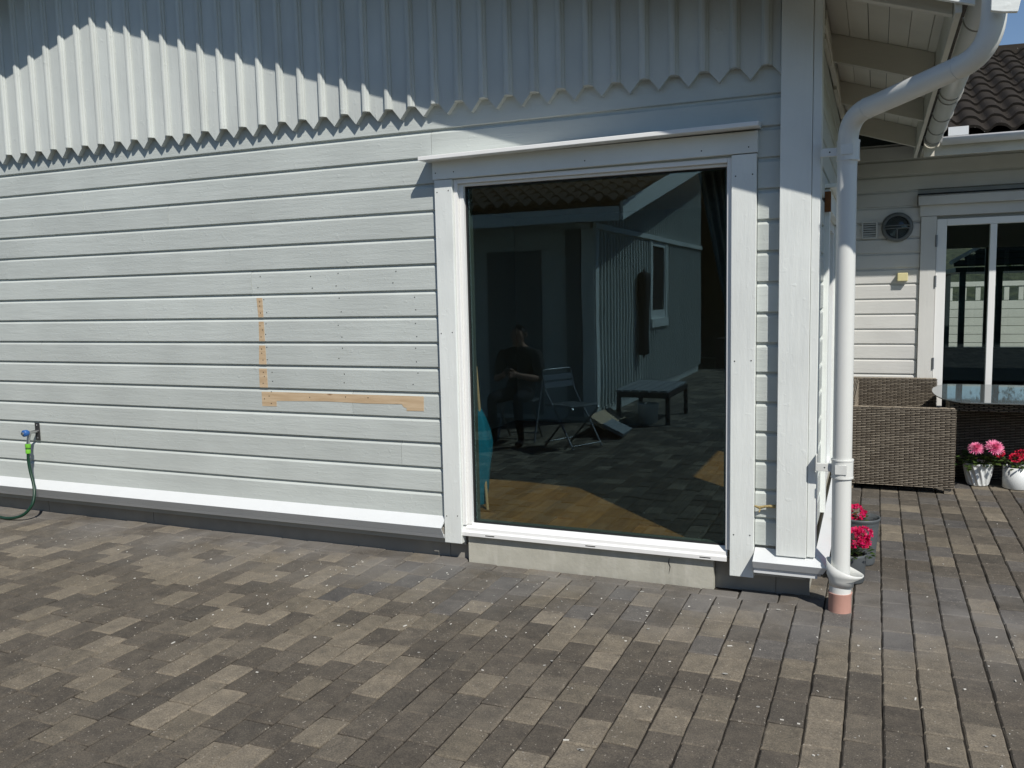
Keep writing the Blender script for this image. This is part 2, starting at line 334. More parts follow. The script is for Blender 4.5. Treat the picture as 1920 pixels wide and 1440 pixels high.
for k in range(-80, 35):
    x0 = XL + k*PITCH; x1 = x0 + PITCH; cx = (x0+x1)/2
    y = -8.7 + R.uniform(0, 0.21)
    ymax = 4.570 if cx < -0.33 else 9.1
    if cx < -3.3: y += 7.6 if cx < -3.35 else 0
    while y < ymax:
        L = R.choice([0.207, 0.207, 0.207, 0.207, 0.172, 0.207])
        y1 = min(y+L, ymax)
        if ymax-y1 < 0.055: y1 = ymax
        if y1-y > 0.02: stones.append((cx+R.uniform(-.0012, .0012), (y+y1)/2, (x1-x0)/2-GX-R.uniform(0, .0008), (y1-y)/2-0.0023-R.uniform(0, .0012)))
        y = y1
x = -10.8
while x < -0.33:                                        # border course along the plinth
    L = 0.207; x1 = min(x+L, -0.33); yb = 4.668 if -2.35 < (x+x1)/2 < -0.75 else 4.731; stones.append(((x+x1)/2, (4.5725+yb)/2, (x1-x)/2-0.0025, (yb-4.5725)/2)); x = x1
def vis(st):
    cx, cy, hx, hy = st; ps = [project((cx+sx*hx, cy+sy*hy, 0)) for sx, sy in ((-1,-1),(1,-1),(1,1),(-1,1))]
    if any(p is None for p in ps): return 0
    mx = sum(p[0] for p in ps)/4; my = sum(p[1] for p in ps)/4
    if not (-30 < mx < 1950 and 0 < my < 1475): return 0
    return abs(sum(ps[i][0]*ps[(i+1) % 4][1]-ps[(i+1) % 4][0]*ps[i][1] for i in range(4)))/2
stones.sort(key=vis, reverse=True)
bx_, bf_, bc_ = [], [], []
rr = random.Random(3); cache = {}
for i, (cx, cy, hx, hy) in enumerate(stones):
    zt = R.uniform(-0.0022, 0.0022); wall = cy > 3.9 and cx > -2.8
    col = pick_col(wall); tx, ty = R.uniform(-.011, .011), R.uniform(-.011, .011)
    if i < 300:
        key = (round(hx, 2), round(hy, 2), rr.randrange(5))
        if key not in cache:
            vs, fs = paver_geo(hx, hy, rr); me = bpy.data.meshes.new('paver'); me.from_pydata(vs, [], fs); me.materials.append(M['paver_o']); cache[key] = me
        o = bpy.data.objects.new('paver', cache[key]); COL.objects.link(o); o.parent = pav
        o.location = (cx, cy, zt); o.rotation_euler = (tx, ty, R.uniform(-.006, .006)); o.color = (*col, 1)
    else:
        vs, fs = paver_geo(hx, hy, rr); o0 = len(bx_)
        bx_ += [(cx+p[0], cy+p[1], zt+p[2]+p[0]*ty+p[1]*tx) for p in vs]; bf_ += [[q+o0 for q in f] for f in fs]; bc_ += [(*col, 1)]*len(vs)
me = bpy.data.meshes.new('paver_field'); me.from_pydata(bx_, [], bf_); me.materials.append(M['paver_c'])
ca = me.color_attributes.new("Col", 'FLOAT_COLOR', 'POINT'); ca.data.foreach_set('color', [c for q in bc_ for c in q])
o = bpy.data.objects.new('paver_field', me); COL.objects.link(o); o.parent = pav; o['kind'] = 'stuff'
mb = MB()
for i in range(330):                                    # paint chips, grit and straw lying on the stones
    if R.random() < 0.6: x, y = R.uniform(-5.5, 0.8), 4.5-abs(R.gauss(0, 0.75))
    else: x, y = R.uniform(-3.5, 1.3), R.uniform(2.6, 7.0)
    if y > 4.5 and x < -0.3: continue
    s = R.choice([0.0012, 0.0015, 0.002, 0.002, 0.0026, 0.0042]); a = R.uniform(0, 6.28); e = R.choice([1, 1, 1.3, 1.3, 2.6])
    mb.obox((x, y, 0.0035), (math.cos(a)*s*e, math.sin(a)*s*e, 0), (-math.sin(a)*s*.7, math.cos(a)*s*.7, 0), (0, 0, 0.0016))
o = mb.build('paint_chips', M['chip'], pav, kind='stuff')
mb = MB()
for i in range(46):                                     # dried paint and mortar drips, flat on the stones
    x, y = (R.uniform(-2.4, 1.0), R.uniform(3.0, 4.5)) if i < 30 else (R.uniform(-4.5, 1.1), R.uniform(2.7, 5.5))
    if y > 4.5 and x < -0.2: continue
    r0 = R.choice([.004, .005, .006, .008, .013]); n = 9; e = R.uniform(.6, 1.0)
    mb.add([(x+math.cos(6.283*k/n)*r0*R.uniform(.7, 1.2), y+math.sin(6.283*k/n)*r0*e*R.uniform(.7, 1.2), 0.0036) for k in range(n)], [list(range(n))])
mb.build('paint_drips', plain('dried_mortar', (0.33, 0.32, 0.29), 0.9, 0, .1, .3, 120), pav, kind='stuff')

# ================================================================== MAIN HOUSE WING
YS, YC, YG, YP = 4.66, 4.63, 4.715, 4.675
XR = -0.29                                              # outer face of the side siding
house = thing('house_wing', 'pale grey gabled house wing with the large picture window and zigzag board trim', 'house wing', (-3.5, 4.7, 0))
def plank_profile(z0, z1, top=True):
    """(depth, z): depth 0 is the face, positive into the wall"""
    return [(0.028, z0-0.004), (0.003, z0), (0.0, z0+0.003), (0.0, z1-0.027), (0.0015, z1-0.0245), (0.0125, z1-0.0145), (0.016, z1-0.0135), (0.016, z1+0.001), (0.028, z1+0.001)]
LZ = [0.277,0.430,0.585,0.741,0.897,1.055,1.212,1.368,1.528,1.686,1.846,2.006,2.163,2.320,2.477,2.634,2.80]
def hplank(x0, x1, z0, z1, y=YS, parent=house, mat=None):
    mb = MB().prism(plank_profile(z0, z1), lambda p: (x0, y+p[0], p[1]), lambda p: (x1, y+p[0], p[1]))
    return mb.build('plank', mat or M['wood_x'], parent)
def vplank_side(y0, y1, z0, z1, x=XR, parent=house, mat=None, sgn=1):
    mb = MB().prism(plank_profile(z0, z1), lambda p: (x-p[0]*sgn, y1 if sgn > 0 else y0, p[1]), lambda p: (x-p[0]*sgn, y0 if sgn > 0 else y1, p[1]))
    return mb.build('plank', mat or M['wood_y'], parent)
joint = {12: -4.55, 13: -5.35, 9: -3.86, 14: -2.47, 6: -5.9, 3: -4.4, 4: -3.1, 2: -2.75, 10: -6.2}
patch_plank = {}
for i in range(16):
    z0, z1 = LZ[i], LZ[i+1]
    xe = -2.4445 if z0 < 2.32 else -0.466
    cuts = [-8.2] + ([joint[i]] if i in joint else []) + [xe]
    if 14 <= i: cuts = [-8.2, -2.47 if i == 14 else -4.9, xe]
    for a, b in zip(cuts, cuts[1:]):
        o = hplank(a+(0.0014 if a > -8 else 0), b-0.0014, z0+R.uniform(-.0012, .0012), z1+R.uniform(-.0012, .0012)*0, YS+R.uniform(-.0012, .0012)*(0 if i in (4, 5, 6, 7, 8) else 1))
        patch_plank[(i, a < -3.8 < b)] = o
    if z0 < 2.32: hplank(-0.577, -0.466, z0, z1)
# bare, unpainted repair strips
def patch(i, poly, nails=()):
    par = patch_plank.get((i, True)) or patch_plank[(i, False)]
    mb = MB().prism([(x, z) for x, z in poly], lambda p: (p[0], YS+0.001, p[1]), lambda p: (p[0], YS-0.0016, p[1]))
    mb.build('bare_wood_patch', M['barewood'], par, label='bare unpainted pine patch')
edge = [(-3.832,-3.780),(-3.822,-3.768),(-3.818,-3.770),(-3.816,-3.768),(-3.817,-3.766),(-3.818,-3.770)]
def xl(z): t = (1.68-z)/(1.68-1.062); return -3.826+0.010*math.sin(t*5), -3.777+0.009*t
for i in (5, 6, 7, 8):
    z0, z1 = LZ[i], LZ[i+1]-0.0265
    a, b = xl(z1), xl(z0); patch(i, [(b[0], z0+.002), (b[1], z0+.002), (a[1], z1), (a[0], z1)])
zt = LZ[5]-0.0265
pts = [(-3.822, 0.930), (-3.703, 0.931), (-3.702, 0.968), (-3.30, 0.977), (-3.0, 0.972), (-2.735, 0.975), (-2.722, 0.958), (-2.700, 0.950), (-2.702, 0.934), (-2.578, 0.936), (-2.577, zt), (-3.822, zt)]
patch(4, pts)
# vertical boards with pointed ends, and the battens that cover their joints
XB0, PB = -2.889, 0.157
def roof_z(x): return 4.356 - 0.316*abs(x+4.638)
ks = [k for k in range(-33, 16)]
for k in ks:
    xc = XB0 + k*PB
    if xc > -0.45: continue
    z0 = 2.768; zt = roof_z(xc)+0.10
    prof = [(-0.026, 0), (-0.026, 0.009), (-0.021, 0.015), (-0.0165, 0.0165), (-0.0165, 0.021), (-0.013, 0.027), (-0.006, 0.030), (0.006, 0.030), (0.013, 0.027), (0.0165, 0.021), (0.0165, 0.0165), (0.021, 0.015), (0.026, 0.009), (0.026, 0)]
    jz = R.uniform(-.002, .002)
    MB().prism(prof, lambda p: (xc+p[0], 4.623-p[1], z0+jz), lambda p: (xc+p[0], 4.623-p[1], zt)).build('batten', M['wood_z'], house)
for k in ks:
    xa = XB0 + k*PB; xb = xa+PB; xm = (xa+xb)/2
    if xm > -0.5: xb = -0.466
    e = 0.0015; w = 0.024; tipz = 2.706+R.uniform(-.003, .003)
    poly = [(xa+e, 2.770), (xa+w, 2.770), (xm, tipz), (xb-w, 2.770), (xb-e, 2.770)]
    if xm > -0.5: poly = [(xa+e, 2.770), (xa+w, 2.770), (xm, tipz), (xb, 2.755)]
    poly = poly + [(xb-e, roof_z(xb)+0.1), (xa+e, roof_z(xa)+0.1)]
    d = R.uniform(-.001, .001)
    MB().prism(poly, lambda p: (p[0], 4.66, p[1]), lambda p: (p[0], 4.622+d, p[1])).build('board', M['wood_z'], house)
# corner boards
MB().box((-0.462, 4.598, 0.246), (-0.310, 4.659, 3.12)).build('corner_board', M['white_z'], house, 0.003)
MB().box((-0.3085, 4.603, 0.252), (-0.268, 4.742, 3.10)).build('corner_board', M['white_z'], house, 0.003)
# side wall siding with its window
SZ = LZ[:]
for i in range(17):
    z0 = SZ[i]; z1 = SZ[i+1] if i < 16 else 2.97
    if i == 16: continue
    segs = [(4.744, 9.13)] if z0 > 2.1 else [(4.744, 5.42), (7.02, 9.13)]
    for a, b in segs: vplank_side(a, b, z0, z1)
vplank_side(4.744, 9.13, 2.80, 2.955)
# structural walls behind the siding (openings left for the two windows)
def shell(a, b, mat=None): return box('wall', a, b, mat or M['interior'], house, 0)
shell((-8.2, 4.69, 0.1), (-2.33, 4.84, 2.9)); shell((-0.70, 4.69, 0.1), (XR-0.03, 4.84, 2.9)); shell((-2.33, 4.69, 2.335), (-0.70, 4.84, 2.9)); shell((-2.33, 4.75, 0.12), (-0.70, 4.84, 0.186))
shell((-0.46, 4.842, 0.1), (XR-0.03, 5.52, 2.9)); shell((-0.46, 6.92, 0.1), (XR-0.03, 9.1, 2.9)); shell((-0.46, 5.52, 2.12), (XR-0.03, 6.92, 2.9)); shell((-0.46, 5.52, 0.1), (XR-0.03, 6.92, 0.26))
shell((-8.2, 9.1, 0.1), (XR-0.03, 9.2, 2.9)); shell((-8.2, 4.842, 0.1), (-8.1, 9.1, 2.9)); shell((-3.9, 6.4, 0.2), (-3.8, 9.1, 2.5))
box('ceiling', (-8.1, 4.842, 2.5), (-0.46, 9.1, 2.6), M['ceiling'], house, 0)
fl = box('floor', (-8.1, 4.842, 0.10), (-0.46, 9.1, 0.187), M['oak'], house, 0)
for k in range(22):                                     # floorboards the sun picks out
    x0 = -3.4 + k*0.137; y = 4.762 + (k % 4)*0.33 - 0.6
    while y < 8.2:
        a, b = max(y, 4.762 if -2.32 < x0 < -.85 else 4.845), min(y+1.3, 8.3)
        if b-a > .1: box('floorboard', (x0+.0007, a+.0007, 0.187), (x0+.1363, b-.0007, 0.200), M['oak'], fl, 0)
        y += 1.3
# gable backing, roof, verge
MB().prism([(-8.6, 2.9), (-0.46, 2.9), (-0.46, roof_z(-0.46)+.1), (-4.638, 4.52), (-8.6, roof_z(-8.6)+.1)], lambda p: (p[0], 4.68, p[1]), lambda p: (p[0], 4.664, p[1])).build('gable_wall', M['interior'], house)
XA, ZA = -4.638, 4.356
def slope(x): return ZA - 0.316*abs(x-XA)
MB().prism([(XA, ZA+.20), (XA, ZA+.28), (0.40, slope(0.40)+.26), (0.40, slope(0.40)+.18)], lambda p: (p[0], 4.06, p[1]), lambda p: (p[0], 12.0, p[1])).build('roof', M['tile'], house)
MB().prism([(XA, ZA+.20), (-9.6, slope(-9.6)+.20), (-9.6, slope(-9.6)+.28), (XA, ZA+.28)], lambda p: (p[0], 4.06, p[1]), lambda p: (p[0], 12.0, p[1])).build('roof', M['tile'], house)
def barge(x0, x1):
    MB().prism([(x0, slope(x0)), (x1, slope(x1)), (x1, slope(x1)+.235), (x0, slope(x0)+.235)], lambda p: (p[0], 4.125, p[1]), lambda p: (p[0], 4.10, p[1])).build('barge_board', M['white_x'], house, 0.002)
MB().prism([(XA, ZA), (0.345, slope(.345)), (0.345, slope(.345)+.235), (XA, ZA+.235)], lambda p: (p[0], 4.125, p[1]), lambda p: (p[0], 4.10, p[1])).build('barge_board', M['white_x'], house, 0.002)
# boxed end of the verge that caps the gutter
MB().prism([(0.386, 2.705), (0.430, 2.694), (0.478, 2.688), (0.512, 2.86), (0.386, 2.90)], lambda p: (p[0], 3.955, p[1]), lambda p: (p[0], 3.93, p[1])).build('barge_end', M['white_x'], house, 0.002)
MB().prism([(0.388, 2.84), (0.400, 2.84), (0.400, 2.89), (0.388, 2.89)], lambda p: (p[0], 3.964, p[1]), lambda p: (p[0], 3.956, p[1])).build('barge_return', M['white_y'], house)
barge(-9.6, XA-0.001)
zr0 = 2.782                                             # rafter underside at x = 0.277
def raf(x): return zr0 - 0.325*(x-0.277)
for k, y in enumerate((4.215, 5.50, 6.76, 7.98)):
    h = 0.155
    MB().prism([(-0.33, raf(-0.33)), (0.272, raf(0.272)), (0.272, raf(0.272)+h), (-0.33, raf(-0.33)+h)], lambda p: (p[0], y+.045, p[1]), lambda p: (p[0], y, p[1])).build('rafter', M['rafter'], house, 0.003)
    if k: box('rafter_block', (XR+.001, y-.6, 2.93), (XR+.022, y+.005, 3.07), M['rafter'], house)
w = 0.1015
for k in range(7):                                      # soffit planks run along the eave
    xa = 0.333 - k*w; xb = xa - w + 0.0022 + R.uniform(0, .0016); dz = R.uniform(-.0015, .0015)
    h = 0.156+dz
    MB().prism([(xa, raf(xa)+h), (xa, raf(xa)+h+.018), (xb, raf(xb)+h+.018), (xb, raf(xb)+h)], lambda p: (p[0], 4.126, p[1]), lambda p: (p[0], 9.0, p[1])).build('soffit_plank', M['soffit'], house)
box('soffit_mould', (XR+.001, 4.75, 2.955), (XR+.028, 8.9, 2.99), M['soffit'], house)
fa = MB().prism([(0.274, 2.765), (0.300, 2.765), (0.300, 2.935), (0.274, 2.935)], lambda p: (p[0], 8.52, p[1]), lambda p: (p[0], 4.127, p[1])).build('fascia', M['soffit'], house, 0.002)
# gutter
GXc, GZ, GRr = 0.419, 2.905, 0.066
prof = [(math.cos(a)*GRr, math.sin(a)*GRr) for a in [math.pi + math.pi*k/14 for k in range(15)]] + [(math.cos(a)*(GRr-.003), math.sin(a)*(GRr-.003)) for a in [2*math.pi - math.pi*k/14 for k in range(15)]]
gut = MB().prism(prof, lambda p: (GXc+p[0], 3.965, GZ+p[1]), lambda p: (GXc+p[0], 8.495, GZ+p[1])); 
for i in range(len(prof)): gut.smooth.add(i)
gut = gut.build('gutter', M['pvc'], house)
MB().prism([(math.cos(math.pi+math.pi*k/14)*GRr, math.sin(math.pi+math.pi*k/14)*GRr) for k in range(15)], lambda p: (GXc+p[0], 3.959, GZ+p[1]), lambda p: (GXc+p[0], 3.964, GZ+p[1])).build('gutter_end_cap', M['pvc'], gut)
for y in (4.75, 5.62, 6.40, 6.55, 7.20, 7.80, 8.28, 8.36):
    mb = MB()
    mb.tube([(GXc+math.cos(a)*(GRr+.003), y, GZ+math.sin(a)*(GRr+.003)) for a in [math.pi*0.98 + math.pi*1.04*k/16 for k in range(17)]], 0.0038, 6)
    mb.build('gutter_bracket', M['greypvc'], gut)
MB().tube([(-1.045, YP-.0008, .150), (-1.05, YP-.0008, .125), (-1.041, YP-.0008, .10), (-1.048, YP-.0008, .06)], [.0010, .0026, .0020, .0007], 5).build('crack', M['dark'], house)
# plinth
box('plinth', (-2.302, YP, -0.05), (-0.80, 4.80, 0.165), M['concrete'], house, 0); box('plinth', (-8.2, 4.7465, -0.05), (-2.303, 4.80, 0.165), M['concrete'], house, 0); box('plinth', (-0.799, 4.7465, -0.05), (XR-0.015, 4.80, 0.165), M['concrete'], house, 0)
box('plinth', (-0.45, 4.81, -0.05), (XR-0.015, 9.14, 0.30), M['concrete'], house, 0)
for a, b in ((-8.2, -6.05), (-6.045, -4.95), (-4.945, -2.462), (-2.458, -2.3035), (-0.7985, -0.475), (-0.472, -0.30)):
    box('plinth_board', (a, 4.7355, -0.02), (b, 4.7460, 0.164), M['darkslab'], house, 0.001)
# sloping sheet-metal drip flashing
def flashing(x0, x1, y0=4.585, zf=0.222, zl=0.172):
    pr = [(YS+.012, 0.281), (YS-.004, 0.279), (y0, zf), (y0+.030, zl), (y0+.034, zl), (y0+.006, zf-.004), (YS+.012, 0.27)]
    return MB().prism(pr, lambda p: (x0, p[0], p[1]), lambda p: (x1, p[0], p[1]))
a_ = flashing(-8.2, -2.446).build('drip_flashing', M['flash'], house)
MB().prism([(4.6155, 0.171), (4.630, 0.146), (4.634, 0.146), (4.634, 0.171)], lambda p: (-8.2, p[0], p[1]), lambda p: (-2.447, p[0], p[1])).build('drip_edge', M['flash'], a_)
box('drip_support', (-8.2, 4.640, 0.1655), (-2.449, 4.742, 0.212), M['darkslab'], house)
# corner flashing: front run, side run
x0, yf, xs = -0.576, 4.553, -0.204
cf = MB().add([(x0,YS+.005,0.262),(x0,yf,0.216),(xs,yf,0.216),(xs+.005,yf+.0,0.216),(-0.268,4.66,0.262),(xs,9.1,0.216),(-0.285,9.1,0.262),(x0,yf+.022,0.176),(xs-.022,yf+.022,0.176),(xs-.022,9.1,0.176)],
    [(0,1,2,4),(4,2,5,6),(1,7,8,2),(2,8,9,5)]).build('corner_flashing', M['flash'], house)
md = cf.modifiers.new('thick', 'SOLIDIFY'); md.thickness = 0.003
MB().box((x0+.003, yf+.034, 0.146), (xs-.05, yf+.07, 0.180)).box((xs-.06, yf+.072, 0.146), (xs-.036, 9.0, 0.180)).build('drip_support', M['flash'], house)
# ------------------------------------------------------------------ picture window
win = bpy.data.objects.new('picture_window', None); COL.objects.link(win); win.parent = house; win.location = (2.0, 0, 0.2)
def cs(name, a, b, mat, bev=0.0025): return box(name, a, b, mat, win, bev)
cs('side_casing', (-2.443, YC, 0.121), (-2.327, 4.6895, 2.331), M['white_z']); cs('side_casing', (-0.706, YC, 0.100), (-0.580, 4.6895, 2.338), M['white_z'])
MB().prism([(-2.452, 2.334), (-0.575, 2.343), (-0.575, 2.452), (-2.452, 2.444)], lambda p: (p[0], 4.689, p[1]), lambda p: (p[0], YC-.004, p[1])).build('head_casing', M['white_x'], win, 0.0025)
hd = MB().add([(-2.492,4.525,2.436),(-0.560,4.525,2.458),(-0.560,4.657,2.462),(-2.492,4.657,2.440),(-2.492,4.525,2.459),(-0.560,4.525,2.481),(-0.560,4.657,2.496),(-2.492,4.657,2.474)],
    [(0,3,2,1),(4,5,6,7),(0,1,5,4),(1,2,6,5),(2,3,7,6),(3,0,4,7)]).build('hood', M['frame'], win, 0.003)
fr = MB()                                               # frame: outer lining, then a stepped sash
for (a, b) in (((-2.326,4.652,0.236),(-2.303,4.76,2.330)), ((-0.731,4.652,0.236),(-0.707,4.76,2.330)), ((-2.3025,4.652,2.306),(-0.7315,4.76,2.330))): fr.box(a, b)
fr = fr.build('frame', M['frame'], win, 0.002)
sa = MB()
for (a, b) in (((-2.3025,4.676,0.238),(-2.275,4.745,2.3055)), ((-0.737,4.676,0.238),(-0.7315,4.745,2.3055)), ((-2.2745,4.676,2.290),(-0.7375,4.745,2.3055))): sa.box(a, b)
sa.build('sash', M['frame'], win, 0.002)
MB().prism([(4.640, 0.172), (4.640, 0.196), (4.655, 0.203), (4.657, 0.222), (4.676, 0.231), (4.698, 0.243), (4.745, 0.243), (4.745, 0.172)], lambda p: (-2.327, p[0], p[1]), lambda p: (-0.724, p[0], p[1])).build('bottom_rail', M['frame'], win, 0.0015)
for x in (-2.14, -1.50, -0.84): box('drain_slot', (x-.030, 4.6395, 0.181), (x+.030, 4.6400, 0.187), M['dark'], win, 0)
MB().box((-2.2735, YG, 0.2435), (-0.738, YG+.004, 2.289)).build('pane', M['glass'], win)
gk = MB()
for (a, b) in (((-2.2745,4.703,0.2432),(-2.266,4.714,2.29)), ((-0.7455,4.703,0.2432),(-0.7372,4.714,2.29)), ((-2.266,4.703,0.2432),(-0.7457,4.714,0.251)), ((-2.266,4.703,2.2815),(-0.7457,4.714,2.29))): gk.box(a, b)
gk.build('gasket', M['black'], win)
sp = MB()
for (a, b) in (((-2.266,4.7205,0.2515),(-2.258,4.765,2.281)), ((-0.7535,4.7205,0.2515),(-0.7457,4.765,2.281)), ((-2.2575,4.7205,0.2435),(-0.754,4.765,0.2515)), ((-2.2575,4.7205,2.281),(-0.754,4.765,2.288))): sp.box(a, b)
sp.build('spacer_bar', M['spacer'], win)
# side window
sw = bpy.data.objects.new('side_window', None); COL.objects.link(sw); sw.parent = house; sw.location = (3.2, 1, 0.2)
for a, b in ((5.42, 5.535), (6.905, 7.02)): box('side_casing', (XR-.04, a, 0.29), (XR+.027, b, 2.10), M['white_z'], sw)
box('head_casing', (XR-.04, 5.41, 2.103), (XR+.029, 7.03, 2.22), M['white_y'], sw); box('hood', (XR-.02, 5.385, 2.222), (XR+.075, 7.05, 2.245), M['white_y'], sw)
box('hood_end', (XR+.001, 5.372, 2.085), (XR+.035, 5.409, 2.20), M['brown'], sw)
f_ = MB()
for a, b in (((XR-.09,5.537,0.29),(XR-.01,5.60,2.10)), ((XR-.09,6.84,0.29),(XR-.01,6.903,2.10)), ((XR-.09,5.602,2.04),(XR-.01,6.838,2.10)), ((XR-.09,5.602,0.29),(XR-.01,6.838,0.36))): f_.box(a, b)
f_.build('frame', M['frame'], sw, 0.002)
box('pane', (XR-.056, 5.602, 0.362), (XR-.052, 6.838, 2.038), M['glass'], sw, 0)
# screw and nail heads 
nl = MB()
def nail(x, z, y=YS, r=0.0038):
    nl.add([(x+math.cos(2*math.pi*k/7)*r, y-0.0012, z+math.sin(2*math.pi*k/7)*r) for k in range(7)], [list(range(7))[::-1]])
for i in (5, 6, 7, 8, 9):
    for xs_ in ([-3.745, -3.17, -2.63] if i < 9 else [-3.79, -3.39, -3.17, -2.76]):
        for t in (0.25, 0.72): nail(xs_+R.uniform(-.02, .02), LZ[i]+0.155*t+R.uniform(-.01, .01))
    if i < 9:
        for t in (0.2, 0.5, 0.68): nail(-3.797+R.uniform(-.012, .012), LZ[i]+0.155*t, YS-.0017)
for x, z in ((-3.76,1.0),(-3.745,0.95),(-3.74,1.03),(-3.80,0.98),(-3.43,1.0),(-3.15,1.01),(-2.98,1.01)): nail(x, z, YS-.0017)
for z in (2.26, 1.42, 0.29): nail(-2.425, z, YC); nail(-2.35, z+.006, YC)
for z in (2.23, 1.27, 0.33): nail(-0.685, z, YC); nail(-0.60, z+.004, YC)
for x in (-2.43, -2.31, -1.5, -0.86, -0.62): nail(x, 2.372, YC-.004)
nl.build('nail_heads', M['dark'], house, kind='stuff')
MB().tube([(-0.577,4.64,0.495),(-0.55,4.628,0.49),(-0.52,4.634,0.498),(-0.47,4.63,0.503)], [0.005,0.009,0.007,0.010], 7).tube([(-0.545,4.63,0.49),(-0.552,4.615,0.468)], 0.004, 5).build('foam_strip', plain('yellowed_foam', (0.36, 0.28, 0.13), 0.9, 0, 0.1, 0.5, 90, 0.9, 0.006), house)

# ================================================================== FAR HOUSE WING (behind the wicker seats)
far = thing('house_wing', 'white house wing with glazed double doors behind the wicker sofa and table', 'house wing', (1.5, 9.2, 0))
FY = 9.15
FZ = [2.846-0.1465*k for k in range(19)][::-1] + [2.99]
for i in range(len(FZ)-1):
    z0, z1 = FZ[i], FZ[i+1]
    segs = [(-0.285, 0.3715), (2.66, 6.0)] if z0 < 2.28 else ([(-0.285, 0.338), (2.68, 6.0)] if z0 < 2.44 else [(-0.285, 6.0)])
    for a, b in segs: hplank(a, b-.001, z0, z1, FY, far, M['warm_x'])
def fb(name, a, b, mat, bev=0.002, par=far): return box(name, a, b, mat, par, bev)
fb('wall', (-0.285, 9.18, 0), (0.50, 9.33, 2.9), M['interior'], 0); fb('wall', (2.53, 9.18, 0), (6, 9.33, 2.9), M['interior'], 0); fb('wall', (0.50, 9.18, 2.26), (2.53, 9.33, 2.9), M['interior'], 0)
fb('plinth', (-0.285, 9.19, -0.05), (6, 9.34, 0.22), M['concrete'], 0)
dr = bpy.data.objects.new('double_door', None); COL.objects.link(dr); dr.parent = far; dr.location = (0, 0, 0)
fb('side_casing', (0.374, 9.122, 0.05), (0.508, 9.179, 2.292), M['warm_z'], .002, dr); fb('side_casing', (2.524, 9.122, 0.05), (2.656, 9.179, 2.292), M['warm_z'], .002, dr)
fb('head_casing', (0.362, 9.115, 2.295), (2.668, 9.179, 2.395), M['warm_x'], .002, dr)
MB().prism([(9.05, 2.395), (9.05, 2.475), (9.075, 2.488), (9.149, 2.497), (9.149, 2.397)], lambda p: (0.345, p[0], p[1]), lambda p: (2.69, p[0], p[1])).build('hood', M['warm_x'], dr, 0.003)
fb('hood_cap', (0.338, 9.068, 2.4985), (2.70, 9.149, 2.503), M['black'], 0, dr)
fr = MB()
for a, b in (((0.511,9.135,0.08),(0.596,9.22,2.262)), ((0.957,9.135,0.08),(1.012,9.22,2.20)), ((1.405,9.135,0.08),(1.525,9.22,2.20)), ((1.96,9.135,0.08),(2.015,9.22,2.20)), ((2.44,9.135,0.08),(2.521,9.22,2.262)), ((0.597,9.135,2.201),(2.439,9.22,2.262)), ((0.597,9.135,0.08),(0.956,9.22,0.20)), ((1.013,9.135,0.08),(1.404,9.22,0.20)), ((1.526,9.135,0.08),(1.959,9.22,.2)), ((2.016,9.135,.08),(2.439,9.22,.2))): fr.box(a, b)
fr.build('frame', M['frame'], dr, 0.003)
for a, b in ((0.597, 0.956), (1.013, 1.404), (1.526, 1.959), (2.016, 2.439)): fb('pane', (a, 9.17, 0.201), (b, 9.174, 2.2), M['clearglass'], 0, dr)
for z in (2.06, 1.68, 0.9): MB().tube([(0.5085, 9.120, z-.055), (0.5085, 9.120, z+.055)], 0.010, 8).build('hinge', M['alu'], dr)
# room behind, open to the garden at the back
fb('wall', (-0.1, 9.34, 0), (-0.02, 12.8, 2.45), M['interior'], 0); fb('wall', (4.6, 9.34, 0), (4.7, 12.8, 2.45), M['interior'], 0)
fb('wall', (-0.285, 12.8, 0), (0.62, 12.95, 2.9), M['interior'], 0); fb('wall', (3.4, 12.8, 0), (6, 12.95, 2.9), M['interior'], 0); fb('wall', (0.62, 12.8, 2.12), (3.4, 12.95, 2.9), M['interior'], 0)
fb('ceiling', (-0.1, 9.34, 2.45), (4.7, 12.8, 2.53), M['ceiling'], 0); fb('floor', (-0.1, 9.2, 0.0), (4.7, 12.95, 0.12), M['darkwood'], 0)
bd = MB()
dk = plain('brown_window_frame', (0.07, 0.055, 0.03), 0.6)
for x in (0.62, 1.30, 2.0, 2.7, 3.32): bd.box((x, 12.84, 0.121), (x+.085, 12.91, 2.119))
bd.build('garden_door_frame', dk, far, 0.003)
fb('garden_pane', (0.63, 12.87, 0.13), (3.39, 12.873, 2.11), M['clearglass'], 0)
# eaves: soffit, fascia, gutter edge and tiled roof
FE = 8.50
fb('soffit', (0.345, FE+.022, 2.845), (6, 9.149, 2.862), M['rafter'], 0)
fb('fascia', (0.352, FE, 2.765), (6, FE+.02, 2.925), M['soffit'])
pr = [(math.cos(a)*.062, math.sin(a)*.062) for a in [math.pi+math.pi*k/12 for k in range(13)]]+[(math.cos(a)*.059, math.sin(a)*.059) for a in [2*math.pi-math.pi*k/12 for k in range(13)]]
g2 = MB().prism(pr, lambda p: (0.49, FE-.066+p[0], 2.905+p[1]), lambda p: (6, FE-.066+p[0], 2.905+p[1]))
for i in range(len(pr)): g2.smooth.add(i)
g2.build('gutter', M['frame'], far)
fb('roof_corner_flashing', (0.535, FE-.10, 2.912), (0.690, FE-.096, 2.985), M['flash'], 0)
TS = 0.406; ang = math.atan(TS); ex = 0.36
